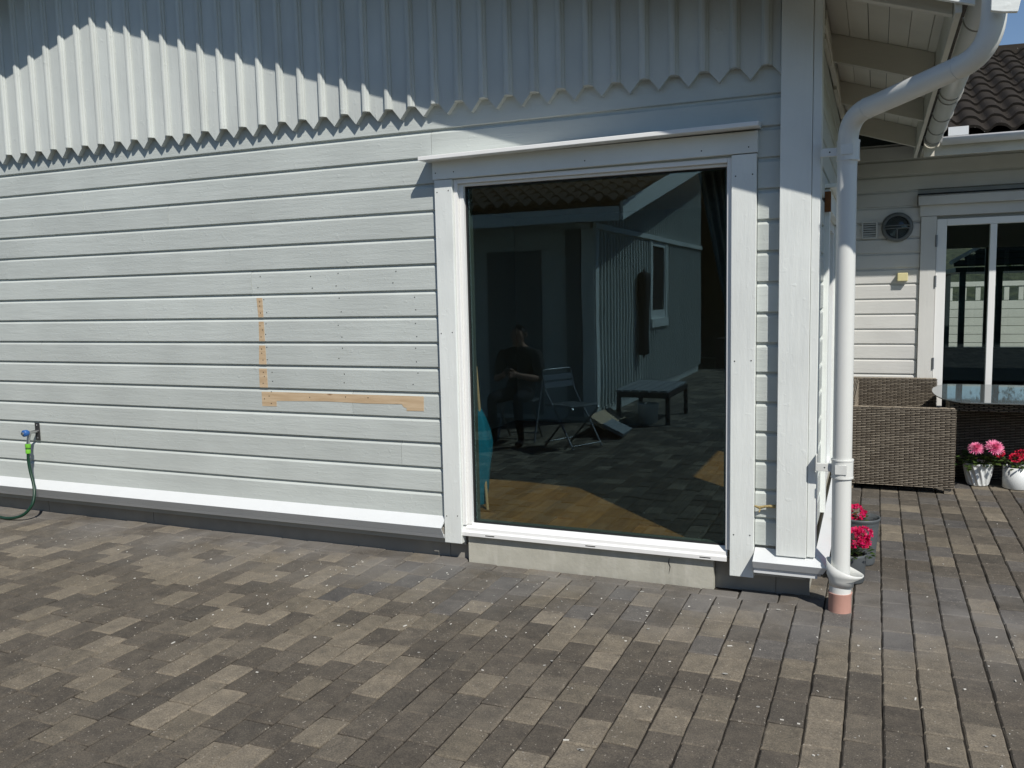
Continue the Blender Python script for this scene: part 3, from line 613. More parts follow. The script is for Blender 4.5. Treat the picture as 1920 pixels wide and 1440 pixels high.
def tile_mesh():
    mb = MB(); n = 20; W = 0.40; L = 0.44
    top = [(W*i/n, 0.026*math.sin(4*math.pi*i/n-0.6)+0.006*math.sin(8*math.pi*i/n)) for i in range(n+1)]
    vs = []
    for yy, dz in ((0, 0.022), (L, -0.006)):
        vs += [(x, yy, z+dz) for x, z in top]
    vs += [(x, 0, z-0.002) for x, z in top]
    fs = [(i, i+1, n+2+i, n+1+i) for i in range(n)]
    mb.add(vs, fs, True); mb.add(vs, [(2*n+2+i, 2*n+3+i, i+1, i) for i in range(n)]); return mb.mesh('roof_tile', M['tile'])
tm = tile_mesh()
fb('roof', (0.36, 8.6, 2.865), (6, 9.0, 2.88), M['black'], 0)
MB().add([(0.3,FE,2.925),(6,FE,2.925),(6,12.0,2.925+3.5*TS),(0.3,12.0,2.925+3.5*TS)], [(0,1,2,3)]).build('roof_deck', M['black'], far)
MB().add([(0.3,12.0,2.925+3.5*TS),(6,12.0,2.925+3.5*TS),(6,15.6,2.925),(0.3,15.6,2.925)], [(0,1,2,3)]).build('roof_deck', M['tile'], far)
for r_ in range(11):
    for c in range(8):
        yy = FE-0.045 + r_*ex*math.cos(ang); zz = 2.955 + r_*ex*math.sin(ang)
        o = bpy.data.objects.new('roof_tile', tm); COL.objects.link(o); o.parent = far
        o.location = Vector((0.46+c*0.3995, yy, zz))-far.location; o.rotation_euler = (ang+R.uniform(-.004, .004), R.uniform(-.004, .004), R.uniform(-.003, .003))
for c in range(8):
    mb = MB(); x0 = 0.50+c*0.37
    mb.prism([(-.13, -.05), (-.09, .045), (0, .075), (.09, .045), (.13, -.05)], lambda p: (x0, 12.0+p[0], 4.372+p[1]+.012), lambda p: (x0+.385, 12.0+p[0], 4.372+p[1])).build('ridge_tile', M['tile'], far)

box('corner_trim', (XR-.02, 9.131, .02), (XR+.022, 9.149, 2.98), M['warm_z'], far, 0)
# ---- wall fittings of the far wing
t = thing('wall_lamp', 'round grey bulkhead lamp with a caged glass beside the double doors', 'lamp', (0.168, 9.148, 2.205))
def disc_lathe(prof, c, mat, name, par, n=36):          # lathe about the y axis (towards the viewer)
    mb = MB(); mb.lathe(prof, (0, 0, 0), n); mb.v = [Vector((p.x, -p.z, p.y))+Vector(c) for p in mb.v]; return mb.build(name, mat, par)
c = (0.168, 9.148, 2.205)
disc_lathe([(0.0, 0), (0.139, 0), (0.141, 0.02), (0.130, 0.052), (0.112, 0.060), (0.104, 0.055), (0.104, 0.03)], c, M['lampgrey'], 'housing', t)
disc_lathe([(0.104, 0.030), (0.0, 0.028)], c, M['bracketplate'], 'reflector', t)
disc_lathe([(0.103, 0.045), (0.085, 0.075), (0.05, 0.093), (0.0, 0.10)], c, M['lens'], 'glass_cover', t)
for dz in (0.013, -0.013): MB().tube([(c[0]-.115, c[1]-.056, c[2]+dz), (c[0]-.06, c[1]-.102, c[2]+dz), (c[0]+.06, c[1]-.102, c[2]+dz), (c[0]+.115, c[1]-.056, c[2]+dz)], .006, 8).build('guard_bar', M['lampgrey'], t)
MB().tube([(c[0], c[1]-.104, c[2]-.012), (c[0], c[1]-.095, c[2]-.06), (c[0], c[1]-.056, c[2]-.112)], .006, 8).build('guard_bar', M['lampgrey'], t)
t = thing('wall_vent', 'small square white louvred vent left of the round lamp', 'vent', (-0.075, 9.147, 2.19))
v = MB()
for a, b in (((-.148,9.128,2.105),(-.134,9.1485,2.275)), ((-.02,9.128,2.105),(-.004,9.1485,2.275)), ((-.1335,9.128,2.258),(-.0205,9.1485,2.275)), ((-.1335,9.128,2.105),(-.0205,9.1485,2.122))): v.box(a, b)
v.build('frame', M['warm_x'], t, .001); box('backing', (-.133, 9.144, 2.123), (-.021, 9.1487, 2.257), M['dark'], t, 0)
for k in range(6): MB().prism([(9.130, 2.127+k*.0222), (9.143, 2.139+k*.0222), (9.143, 2.143+k*.0222), (9.130, 2.131+k*.0222)], lambda p: (-.133, p[0], p[1]), lambda p: (-.021, p[0], p[1])).build('louvre', M['warm_x'], t)
t = thing('wall_sensor', 'small pale yellow plastic box fixed to the boards below the round lamp', 'sensor', (0.225, 9.148, 1.727))
box('housing', (0.180, 9.088, 1.690), (0.272, 9.146, 1.770), M['cream'], t, .006); box('back_plate', (0.186, 9.1463, 1.697), (0.266, 9.1488, 1.763), M['cream'], t, 0)

# ================================================================== DOWNPIPE
t = thing('downpipe', 'white rain downpipe bent out from the gutter and down the house corner', 'downpipe', (-0.141, 4.555, 0))
PX_, PY_, PR = -0.141, 4.555, 0.0475
path = rounded_path([(0.412, 4.03, 2.86), (0.402, 4.03, 2.565), (-0.141, 4.533, 2.462), (PX_-.004, PY_, 2.24)], [0.15, 0.115], 12)
MB().tube(path, PR, 24).build('swan_neck', M['pvc'], t)
for q in ((0.10, 4.405, 2.524),): pass
MB().tube([(PX_-.004, PY_, 2.29), (PX_, PY_, 0.19)], PR-.0015, 28).build('pipe', M['pvc'], t)
MB().tube([(PX_-.004, PY_, 2.262), (PX_-.004, PY_, 2.33)], PR+.0010, 28).build('collar', M['pvc'], t)
i0 = len(path)
def ring_at(k, name='collar'):
    a, b = path[k], path[k+1]; d = (b-a).normalized(); MB().tube([a, a+d*.004], PR+.0022, 24).build(name, M['pvc'], t)
ring_at(13); ring_at(15 if len(path) > 28 else 14)
def pipe_bracket(z):
    b = MB().tube([(PX_, PY_, z-.042), (PX_, PY_, z+.042)], PR+.0045, 28).tube([(PX_, PY_, z-.048), (PX_, PY_, z-.040)], PR+.0065, 28).tube([(PX_, PY_, z+.040), (PX_, PY_, z+.048)], PR+.0065, 28)
    b.box((PX_-.032, PY_-PR-.0085, z-.022), (PX_+.022, PY_-PR-.003, z+.024))
    br = b.build('bracket', M['pvc'], t)
    MB().box((-0.262, 4.548, z-.020), (PX_-PR-.001, 4.566, z+.020)).box((-0.268, 4.548, z-.02), (-0.262, 4.60, z+.06)).build('arm', M['pvc'], br, .002)
    MB().add([(-0.225+math.cos(2*math.pi*k/8)*.004, 4.5475, z+math.sin(2*math.pi*k/8)*.004) for k in range(8)], [list(range(8))[::-1]]).build('screw', M['dark'], br)
pipe_bracket(2.302); pipe_bracket(0.742)
fu = MB(); n = 28; vs = []
for rr_, zz in ((0.054, 0.135), (0.056, 0.165), (0.066, 0.19), (0.070, 0.215)):
    for k in range(n):
        a = 2*math.pi*k/n; e = max(0, math.cos(a+0.35)) ** 2*(0.045 if zz > .18 else 0.012)
        vs.append((PX_+math.cos(a)*(rr_+e), 4.56+math.sin(a)*(rr_+e*.6), zz + (0.035*(-math.cos(a+.2))+.02 if zz > .2 else 0)))
fu.add(vs, [(i*n+k, i*n+(k+1) % n, (i+1)*n+(k+1) % n, (i+1)*n+k) for i in range(3) for k in range(n)], True)
fo = fu.build('leaf_funnel', M['pvc'], t); md = fo.modifiers.new('thick', 'SOLIDIFY'); md.thickness = .003
MB().tube([(PX_, 4.56, .09), (PX_, 4.56, .14)], 0.0535, 28).build('ground_socket', M['pvc'], t)
MB().tube([(PX_, 4.56, -.03), (PX_, 4.56, .088), (PX_, 4.56, .098), (PX_, 4.56, .101)], [0.0555, 0.0555, 0.0585, 0.0585], 28).build('clay_pipe', plain('salmon_drain_pipe', (0.52, 0.29, 0.23), 0.5, 0, .4, .1, 30), t)

# ================================================================== TAP AND HOSE
tx, tz = -6.006, 0.662
t = thing('garden_tap', 'outdoor wall tap with blue handle on a dark steel plate', 'tap', (tx, YS, tz))
box('mounting_plate', (tx-.024, YS-.008, tz-.068), (tx+.024, YS-.001, tz+.068), M['bracketplate'], t)
for dz in (-.05, .05): disc_lathe([(0, .0), (.006, .002), (.006, 0)], (tx, YS-.0085, tz+dz), M['steel'], 'screw', t, 10)
MB().tube([(tx, YS-.006, tz+.002), (tx, YS-.085, tz+.002)], .0125, 14).build('spout_body', M['steel'], t)
MB().tube([(tx-.0, YS-.072, tz), (tx-.005, YS-.082, tz-.035), (tx-.008, YS-.088, tz-.085)], [.012, .012, .0135], 14).build('outlet', M['steel'], t)
MB().tube([(tx, YS-.085, tz+.002), (tx, YS-.098, tz+.002), (tx, YS-.125, tz+.002), (tx, YS-.128, tz+.002)], [.018, .026, .026, .018], 12).build('handle', M['blue'], t)
MB().tube([(tx, YS-.128, tz+.002), (tx, YS-.14, tz+.002)], .011, 10).build('handle_cap', M['steel'], t)
hx, hy = tx-.008, YS-.09
t = thing('garden_hose', 'dark green hose with lime connector hanging from the wall tap', 'hose', (hx, hy, 0))
MB().tube([(hx, hy, .578), (hx, hy-.001, .560), (hx, hy-.001, .545), (hx, hy-.002, .541), (hx, hy-.002, .536), (hx-.001, hy-.003, .505)], [.0205, .0205, .019, .015, .0185, .0185], 16).build('connector', M['lime'], t)
MB().tube([(hx, hy-.001, .545), (hx, hy-.002, .537)], .0188, 16).build('connector_ring', M['black'], t)
hp = [(hx-.001, hy-.003, .508), (hx+.0, hy-.006, .44), (hx+.02, hy-.012, .36), (hx+.062, hy-.026, .26), (hx+.09, hy-.052, .18), (hx+.09, hy-.085, .11), (hx+.03, hy-.12, .045), (hx-.12, hy-.13, .013), (hx-.34, hy-.11, .0125), (hx-.7, hy-.16, .0125), (hx-1.2, hy-.4, .0125)]
def smooth_pts(p, n=8):
    p = [Vector(q) for q in p]; out = []
    for i in range(len(p)-1):
        a, b, c_, d = p[max(i-1, 0)], p[i], p[i+1], p[min(i+2, len(p)-1)]
        for k in range(n):
            s = k/n; out.append(0.5*((2*b)+(c_-a)*s+(2*a-5*b+4*c_-d)*s*s+(3*b-a-3*c_+d)*s**3))
    out.append(p[-1]); return out
MB().tube(smooth_pts(hp), .0115, 12).build('hose', M['hose'], t)

# ================================================================== WICKER SOFA AND TABLE
def weave(mb, o, u, v, nu, nv, depth, rng, thick=0.44):
    """over-under strands on the parallelogram o + u*s + v*t; nu stakes, nv strand rows"""
    o, u, v = Vector(o), Vector(u), Vector(v); nn = u.cross(v).normalized(); cell = v/nv
    for j in range(nv):
        base = o + v*((j+.5)/nv); h = cell*0.5*thick; off = j % 2
        i = -off
        while i < nu:
            a, b = max(i, 0), min(i+2, nu)
            if b > a:
                p0, p1 = base+u*(a/nu+.003), base+u*(b/nu-.003); m0 = base+u*((a+(b-a)*.25)/nu); m1 = base+u*((a+(b-a)*.75)/nu)
                d = nn*depth*rng.uniform(.85, 1.1); vs = []
                for q, e in ((p0, 0.0), (m0, 1.0), (m1, 1.0), (p1, 0.0)): vs += [q-h*.8+d*(e*.75), q+d*(e+.05), q+h*.8+d*(e*.75)]
                mb.add(vs, [(k*3+r_, k*3+3+r_, k*3+4+r_, k*3+1+r_) for k in range(3) for r_ in range(2)])
            i += 2
    return mb
rw = random.Random(11)
t = thing('wicker_sofa', 'brown woven wicker sofa with square arms in front of the double doors', 'sofa', (0.19, 8.1, 0))
def panel(name, o, u, v, nu, nv, thick, par=t, label=None):
    """wicker panel: dark core plus woven strands on its outer face and round its edges"""
    o, u, v = Vector(o), Vector(u), Vector(v); nn = u.cross(v).normalized()
    core = MB().obox(o+u*.5+v*.5-nn*thick*.5, u*.497, v*.497, nn*(thick*.5-.004)).build(name, M['wickerdark'], par)
    w_ = MB(); weave(w_, o, u, v, nu, nv, .007, rw); weave(w_, o+u-nn*thick, -u, v, nu, nv, .007, rw)
    ul, vl = u.length, v.length
    nt = max(2, int(thick/.035)); 
    weave(w_, o+v, u, -nn*thick, max(4, int(ul/.04)), max(3, int(thick/.012)), .006, rw)
    weave(w_, o-nn*thick, nn*thick, v, nt, nv, .006, rw); weave(w_, o+u, -nn*thick, v, nt, nv, .006, rw)
    w_.build('weave', M['wicker'], core, kind='stuff'); return core
panel('arm', (-0.20, 7.45, 0.045), (0.79, -0.0, 0), (0, 0, 0.630), 22, 46, 0.09)
panel('backrest', (-0.20, 9.03, 0.045), (0.745, 0, 0), (0, 0, 0.712), 22, 54, 0.08)
panel('backrest', (-0.25, 9.02, 0.30), (0, -1.52, 0), (-0.0, 0, 0.45), 30, 31, 0.10)
panel('inner_back', (-0.112, 7.56, 0.30), (0, 1.46, 0), (-0.085, 0, 0.45), 30, 31, 0.03)
panel('seat', (-0.15, 7.55, 0.33), (0.70, 0, 0), (0, 1.47, 0), 18, 66, 0.12)
for x, y in ((-0.17, 7.50), (0.55, 7.50), (-0.17, 9.07), (0.51, 9.07)): MB().box((x-.025, y-.03, 0.001), (x+.025, y+.03, .045)).build('foot', M['wicker'], t)
tb = thing('dining_table', 'wicker garden table with a glass top and rounded corners', 'table', (1.5, 8.25, 0))
def round_rect(x0, x1, y0, y1, r, n=14):
    pts = []
    for cx, cy, a0 in ((x1-r, y1-r, 0), (x0+r, y1-r, 90), (x0+r, y0+r, 180), (x1-r, y0+r, 270)):
        for k in range(n+1): a = math.radians(a0+90*k/n); pts.append((cx+r*math.cos(a), cy+r*math.sin(a)))
    return pts
rp = [(2.7, 7.58), (2.7, 8.98)] + [(0.70-0.235*math.sin(math.pi*k/28)**.8, 8.28+0.70*math.cos(math.pi*k/28)) for k in range(29)]
MB().prism(rp, lambda p: (p[0], p[1], 0.712), lambda p: (p[0], p[1], 0.722)).build('glass_top', M['tabletop'], tb, .002)
panel('top_frame', (0.56, 7.68, 0.640), (2.08, 0, 0), (0, 0, 0.066), 60, 5, 0.06, tb); panel('top_frame', (2.64, 8.93, 0.640), (-1.74, 0, 0), (0, 0, 0.066), 60, 5, 0.06, tb)
panel('top_frame', (0.90, 8.86, 0.640), (0, -1.14, 0), (0, 0, 0.066), 32, 5, 0.06, tb)
box('top_panel', (0.965, 7.745, 0.665), (2.60, 8.865, 0.690), plain('wicker_top', (0.06, 0.05, 0.04), 0.7), tb, 0)
panel('pedestal', (0.60, 8.12, 0.01), (0.56, 0, 0), (0, 0, 0.63), 15, 46, 0.5, tb)
panel('pedestal', (1.95, 8.12, 0.01), (0.56, 0, 0), (0, 0, 0.63), 15, 46, 0.5, tb)

# ================================================================== POTTED PLANTS
def foliage(mb, c, rad, h, n, rng, size=(.018, .045), up=.6):
    c = Vector(c)
    for i in range(n):
        a = rng.uniform(0, 6.283); r_ = rad*math.sqrt(rng.random()); p = c+Vector((math.cos(a)*r_, math.sin(a)*r_, h*rng.random()))
        d = Vector((math.cos(a), math.sin(a), rng.uniform(-.3, up))); l = rng.uniform(*size)
        mb.leaf(p, d, l*.38, l, (rng.uniform(-.4, .4), rng.uniform(-.4, .4), 1))
def ball_bloom(mb, c, r_, n, rng, nrm=(0, 0, 1), flat=.8):
    c = Vector(c)
    for i in range(n):
        d = Vector((rng.gauss(0, 1), rng.gauss(0, 1), rng.gauss(0, 1))).normalized(); d.z *= flat
        p = c+d*r_*rng.uniform(.6, 1)
        e = (d+Vector((rng.uniform(-.6, .6), rng.uniform(-.6, .6), rng.uniform(-.3, .6)))).normalized()
        mb.leaf(p, e, r_*.20, r_*.36, d.cross(Vector((rng.random(), rng.random(), rng.random()))).normalized()+d*.5)
def dahlia(mb, c, nrm, r_, rng):
    c, nn = Vector(c), Vector(nrm).normalized(); a0 = nn.orthogonal().normalized(); b0 = nn.cross(a0)
    for ring in range(7):
        tilt = math.radians(4+ring*13); cnt = max(6, 22-ring*2); L = r_*(1-ring*.10)
        for k in range(cnt):
            a = 2*math.pi*(k+.5*(ring % 2))/cnt+rng.uniform(-.06, .06); rad = a0*math.cos(a)+b0*math.sin(a)
            d = rad*math.cos(tilt)+nn*math.sin(tilt); mb.leaf(c+nn*(ring*.0045)+rad*r_*.08, d, r_*.10, L*rng.uniform(.85, 1.05), nn)
rp_ = random.Random(21)
def pot(name, label, c, prof, mat, fn=None, n=40):
    t = thing(name, label, 'potted plant', c); MB().lathe(prof, c, n, fn).build('pot', mat, t)
    rs, zs = prof[-1]; MB().lathe([(0.0005, zs), (rs, zs)], c, 20).build('soil', M['soil'], t); return t
c = (0.800, 7.90, 0)
tw = lambda a, z: 1 + (0.065*max(-.5, math.sin(15*a + z*38)) if 0.012 < z < 0.172 else 0)
prof = [(0.0, 0.002), (0.072, 0.002), (0.078, 0.008)] + [(0.078+0.031*(k/14)**.8, 0.014+0.158*k/14) for k in range(15)] + [(0.112, 0.176), (0.114, 0.190), (0.108, 0.190), (0.104, 0.165)]
t = pot('potted_plant', 'white spiral-fluted pot with two large pink flowers', c, prof, M['potwhite'], tw, 180)
mb = MB(); foliage(mb, (0.80, 7.90, .17), .12, .085, 130, rp_, (.03, .065)); foliage(mb, (0.80, 7.88, .16), .17, .05, 50, rp_, (.03, .06), .2); mb.build('foliage', M['leaf'], t)
for p, nrm, r_ in (((0.770, 7.78, .318), (-.05, -.55, .8), .058), ((0.895, 7.76, .336), (.30, -.62, .65), .066)):
    mb = MB(); dahlia(mb, p, nrm, r_*1.16, rp_); mb.build('bloom', M['pink'], t); MB().tube([(p[0]*.4+.8*.6, 7.9, .17), (p[0], p[1]+.02, p[2])], .0035, 6).build('stem', M['stem'], t)
for p in ((0.752, 7.78, .365), (0.855, 7.76, .375)): mb = MB(); ball_bloom(mb, p, .016, 24, rp_); mb.build('bud', M['pink'], t); MB().tube([(p[0]*.5+.4, 7.9, .17), p], .0025, 6).build('stem', M['stem'], t)
c = (1.075, 7.86, 0)
t = pot('potted_plant', 'plain white cylinder pot with red geranium beside the pink-flowered pot', c, [(0, .002), (.097, .002), (.103, .008), (.105, .178), (.100, .178), (.099, .155)], M['potwhite'])
mb = MB(); foliage(mb, (1.075, 7.86, .16), .12, .07, 120, rp_, (.025, .05)); mb.build('foliage', M['leaf'], t)
for p in ((1.045, 7.80, .258), (1.095, 7.84, .285), (0.935, 7.82, .292), (1.14, 7.86, .26)):
    mb = MB(); ball_bloom(mb, p, .043, 90, rp_); mb.build('bloom', M['red'], t); MB().tube([(1.07, 7.86, .16), p], .003, 6).build('stem', M['stem'], t)
c = (-0.105, 5.06, 0)
t = pot('potted_plant', 'smooth grey pot with crimson flowers right behind the downpipe foot', c, [(0, .002), (.070, .002), (.074, .01), (.083, .150), (.086, .165), (.080, .165), (.078, .145)], M['potgrey'])
mb = MB(); foliage(mb, (-0.09, 5.06, .15), .095, .055, 120, rp_, (.02, .04)); mb.build('foliage', M['leaf'], t)
for p, r_ in (((-0.085, 5.03, .262), .062), ((-0.035, 5.05, .285), .040), ((-0.04, 5.04, .235), .036)):
    mb = MB(); ball_bloom(mb, p, r_, 150, rp_); mb.build('bloom', M['crimson'], t); MB().tube([(-0.1, 5.06, .15), p], .003, 6).build('stem', M['stem'], t)
c = (-0.058, 5.42, 0)
rib = [(0, .002), (.075, .002), (.079, .008)] + [(.080+.020*k/24+(.0015 if k % 2 else 0), .012+.25*k/24) for k in range(25)] + [(.107, .272), (.108, .284), (.102, .284), (.098, .23)]
t = pot('potted_plant', 'tall ribbed grey pot standing behind the smaller grey pot at the house corner', c, rib, M['potgrey'])
mb = MB(); foliage(mb, (-0.09, 5.43, .24), .06, .075, 50, rp_, (.02, .045)); mb.build('foliage', M['leaf'], t)
mb = MB(); ball_bloom(mb, (-0.088, 5.38, .318), .052, 130, rp_); mb.build('bloom', M['crimson'], t); MB().tube([(-.06, 5.42, .23), (-0.088, 5.38, .318)], .003, 6).build('stem', M['stem'], t)

# ================================================================== INSIDE THE PICTURE WINDOW
t = thing('cloth_bundle', 'teal cloth wrapped round a pale pole leaning just inside the window', 'cloth bundle', (-2.45, 5.2, .2))
mb = MB(); n = 26; vs = []; lv = [(.23, .045), (.27, .055), (.36, .068), (.47, .082), (.58, .092), (.66, .088), (.74, .07), (.82, .045), (.89, .012)]
for z, r_ in lv:
    for k in range(n):
        a = 2*math.pi*k/n; f = 1+.14*math.sin(5*a+z*6)+.07*math.sin(9*a-z*15); vs.append((-2.468+(z-.5)*.035+math.cos(a)*r_*f, 5.2+math.sin(a)*r_*f, z))
mb.add(vs, [(i*n+k, i*n+(k+1) % n, (i+1)*n+(k+1) % n, (i+1)*n+k) for i in range(len(lv)-1) for k in range(n)], True)
mb.build('cloth', M['teal'], t)
MB().tube([(-2.395, 5.17, .201), (-2.47, 5.2, 1.17)], .010, 10).build('pole', M['pine'], t)
t = thing('curtain', 'pale pleated curtain gathered at the right side inside the picture window', 'curtain', (-0.62, 5.0, .2))
mb = MB(); n = 60; z0, z1 = .75, 2.45
def cx(s, z): k = (2.45-z)/1.7; return -0.98+s*0.44*(1-k*.75)+k*.34
vs = [(cx(i/n, z), 5.02+.035*math.sin(i*.9)+.01*math.sin(i*2.3), z) for z in (z0, 1.2, 1.7, 2.1, z1) for i in range(n+1)]
mb.add(vs, [(j*(n+1)+i, j*(n+1)+i+1, (j+1)*(n+1)+i+1, (j+1)*(n+1)+i) for j in range(4) for i in range(n)], True)
mb.build('cloth', M['curtain'], t)

hm, hnt, hb_ = new_mat('wooded_slope'); hp_ = position(hnt, (1, 1, 1), False); h1 = noise(hnt, hp_, 1.1, 5, .65)
hnt.links.new(mixc(hnt, ramp(hnt, h1.outputs[0], .35, .65).outputs[0], (0.012, 0.020, 0.010), (0.05, 0.06, 0.03)), hb_.inputs['Base Color']); hb_.inputs['Roughness'].default_value = 1.0; bump(hnt, hb_, h1.outputs[0], 1.0, .5)
mb = MB(); nx, ny = 60, 14; rhill = random.Random(2)
hv = [(-40+100*i/nx, 27+40*j/ny, -.08+(j/ny)**.7*4.6*(1+.15*math.sin(i*.5))+(rhill.uniform(-.4, .4) if j else 0)) for j in range(ny+1) for i in range(nx+1)]
mb.add(hv, [(j*(nx+1)+i, j*(nx+1)+i+1, (j+1)*(nx+1)+i+1, (j+1)*(nx+1)+i) for j in range(ny) for i in range(nx)], True); mb.build('hills', hm, kind='structure')
# far room and garden behind it
t = thing('lounge_sofa', 'black sofa inside the room behind the double doors', 'sofa', (1.5, 10.6, .12))
for nm, a, b in (('seat', (0.55, 10.3, .25), (2.6, 11.1, .52)), ('backrest', (0.55, 10.9, .53), (2.6, 11.12, .93)), ('arm', (0.36, 10.3, .14), (.548, 11.1, .72)), ('arm', (2.602, 10.3, .14), (2.8, 11.1, .72)), ('base', (0.55, 10.34, .125), (2.6, 11.05, .248))): box(nm, a, b, M['darkcloth'], t, .05)
gb = thing('gazebo', 'dark steel garden gazebo with a slatted hipped roof seen through the double doors', 'gazebo', (2.6, 15.5, 0))
for x, y in ((1.15, 14.2), (1.62, 14.2), (3.9, 14.2), (1.15, 17.0), (3.9, 17.0), (2.5, 14.2)): box('post', (x-.04, y-.04, -.07), (x+.04, y+.04, 1.82), M['fgreen'], gb)
for a, b in (((1.05, 14.15, 1.821), (4.0, 14.25, 1.89)), ((1.05, 16.95, 1.821), (4.0, 17.05, 1.89)), ((1.05, 14.251, 1.821), (1.15, 16.949, 1.89))): box('beam', a, b, M['fgreen'], gb)
for k in range(9):
    z = 1.95+k*.085; i_ = k*.15; MB().obox((2.52, 14.1+i_*1.0, z), (1.5-i_, 0, 0), (0, .075, .035), (0, -.006, .012)).build('roof_slat', plain('slat_brown', (0.06, 0.05, 0.045), .7) if k == 0 else bpy.data.materials['slat_brown'], gb)
MB().tube([(0.98, 14.05, 1.96), (2.3, 15.4, 2.72)], .03, 6).build('hip_rail', M['frame'], gb); MB().tube([(4.05, 14.05, 1.96), (2.75, 15.4, 2.72)], .03, 6).build('hip_rail', M['frame'], gb)
fc = thing('boarded_fence', 'white boarded fence with an open picket top seen through the double doors', 'fence', (2.5, 18.0, 0))
for k in range(9): box('plank', (0.2, 18.0, -.05+k*.155), (5.2, 18.02, .095+k*.155), M['warm_x'], fc)
for k in range(22): box('picket', (0.3+k*.23, 18.0, 1.346), (.38+k*.23, 18.02, 1.60), M['warm_z'], fc)
box('top_rail', (0.2, 17.985, 1.602), (5.2, 18.035, 1.69), M['warm_x'], fc)
def tree(name, label, base, h, rad, nleaf, rng, size=(.07, .13)):
    t = thing(name, label, 'tree', base); b = Vector(base)
    mb = MB().tube([b, b+Vector((.05, .03, h*.35)), b+Vector((-.05, .05, h*.7))], [.16, .12, .06], 8)
    for k in range(7):
        a = k*2.4; p = b+Vector((0, 0, h*(.35+.05*k))); mb.tube([p, p+Vector((math.cos(a)*rad*.4, math.sin(a)*rad*.4, h*.13)), p+Vector((math.cos(a)*rad*.75, math.sin(a)*rad*.75, h*.22))], [.06, .035, .015], 6)
    mb.build('trunk', M['bark'], t); mb = MB(); cl = []
    for k in range(46):
        d = Vector((rng.gauss(0, 1), rng.gauss(0, 1), rng.gauss(0, 1))).normalized()*rng.uniform(.35, 1); cl.append((b+Vector((d.x*rad, d.y*rad, h*.66+d.z*h*.32)), rng.uniform(.3, .55)*rad*.6))
    for i in range(nleaf):
        c_, r_ = rng.choice(cl); d = Vector((rng.gauss(0, 1), rng.gauss(0, 1), rng.gauss(0, 1))).normalized(); p = c_+d*r_*rng.random()**.4
        l = rng.uniform(*size); mb.leaf(p, d+Vector((0, 0, -.3)), l*.3, l, (rng.uniform(-.5, .5), rng.uniform(-.5, .5), 1))
    mb.build('crown', M['hedge'], t); return t
rt_ = random.Random(5)
tree('broadleaf_tree', 'green leafy tree behind the white fence seen through the double doors', (4.4, 24, 0), 6.0, 2.8, 9000, rt_)
tree('broadleaf_tree', 'second leafy tree farther right beyond the gazebo', (9.5, 25, 0), 6.5, 3.0, 8000, rt_)

# ================================================================== THE YARD BEHIND THE CAMERA (seen mirrored in the picture window)
bw = thing('house_wing', 'grey batten-clad gabled wing across the yard reflected in the picture window', 'house wing', (-6.5, -4.6, 0))
BX, BY0, BY1 = -3.30, -1.05, -8.15
def bb(name, a, b, mat, bev=0.0, par=bw): return box(name, a, b, mat, par, bev)
bb('wall', (-11, BY1, -.02), (BX-.03, BY0-.03, 2.72), M['wood_z'])
RY = -8.6
def bz(y): return 2.55+0.235*(8.25-abs(y-RY))
MB().prism([(BY0-.03, 2.721), (BY0-.03, bz(BY0)), (BY1+.03, bz(BY1)), (BY1+.03, 2.721)], lambda p: (BX-.03, p[0], p[1]), lambda p: (BX-.2, p[0], p[1])).build('gable_wall', M['wood_z'], bw)
pb = 0.15
for k in range(75):
    y = BY0-.02-k*pb
    if y < BY1+.02: break
    z1 = 2.43 if True else 0
    if -5.16 < y < -3.92: bb('batten', (BX-.029, y-.024, .14), (BX+.014, y+.024, 1.05), M['wood_z'])
    else: bb('batten', (BX-.029, y-.024, .14), (BX+.014, y+.024, 2.43), M['wood_z'])
    bb('batten', (BX-.029, y-.024, 2.53), (BX+.014, y+.024, bz(y)-.02), M['wood_z'])
bb('drip_board', (BX-.029, BY1, 2.445), (BX+.045, BY0+.02, 2.515), M['white_y']); bb('drip_board', (BX-.2, BY0-.029, 2.445), (BX-.001, BY0+.02, 2.515), M['white_x'])
bb('corner_board', (BX-.15, BY0-.029, .05), (BX+.012, BY0+.025, 2.44), M['white_z']); bb('corner_board', (BX-.0, BY0-.12, .05), (BX+.03, BY0-.0, 2.44), M['white_z'])
bb('plinth', (-11, BY1+.02, -.05), (BX-.05, BY0-.05, .13), M['concrete'])
bb('door', (-4.78, BY0-.029, .05), (-4.02, BY0-.005, 2.2), plain('grey_blue_door', (0.13, 0.16, 0.17), .5)); bb('pilaster', (-3.66, BY0-.029, .05), (-3.46, BY0+.03, 2.44), bpy.data.materials['grey_blue_door'])
for s, nm in ((1, 'n'), (-1, 's')):
    y0 = RY; ye = RY+s*8.25
    MB().prism([(y0, bz(RY)+.03), (ye, 2.55+.03), (ye, 2.55+.13), (y0, bz(RY)+.13)], lambda p: (-11, p[0], p[1]), lambda p: (BX+.55, p[0], p[1])).build('roof', M['tile'], bw)
    MB().prism([(y0, bz(RY)-.08), (ye, 2.55-.08), (ye, 2.55+.14), (y0, bz(RY)+.14)], lambda p: (BX+.551, p[0], p[1]), lambda p: (BX+.58, p[0], p[1])).build('barge_board', M['white_y'], bw)
bb('fascia', (-11, -.345, 2.47), (BX+.54, -.32, 2.63), M['white_x'])
tl = MB()
for r_ in range(7):
    for c_ in range(20):
        for v_, f_2 in ((tm, 0),):
            yy = -0.28 - r_*.30; zz = 2.70 + r_*.09; x0 = -9.9+c_*.366+.3
            o0 = len(tl.v); tl.v += [Vector((x0-p.co.x*.92, yy-p.co.y*.93, zz+p.co.z*1.1+p.co.y*.28)) for p in tm.vertices]; tl.f += [[i+o0 for i in q.vertices] for q in tm.polygons]
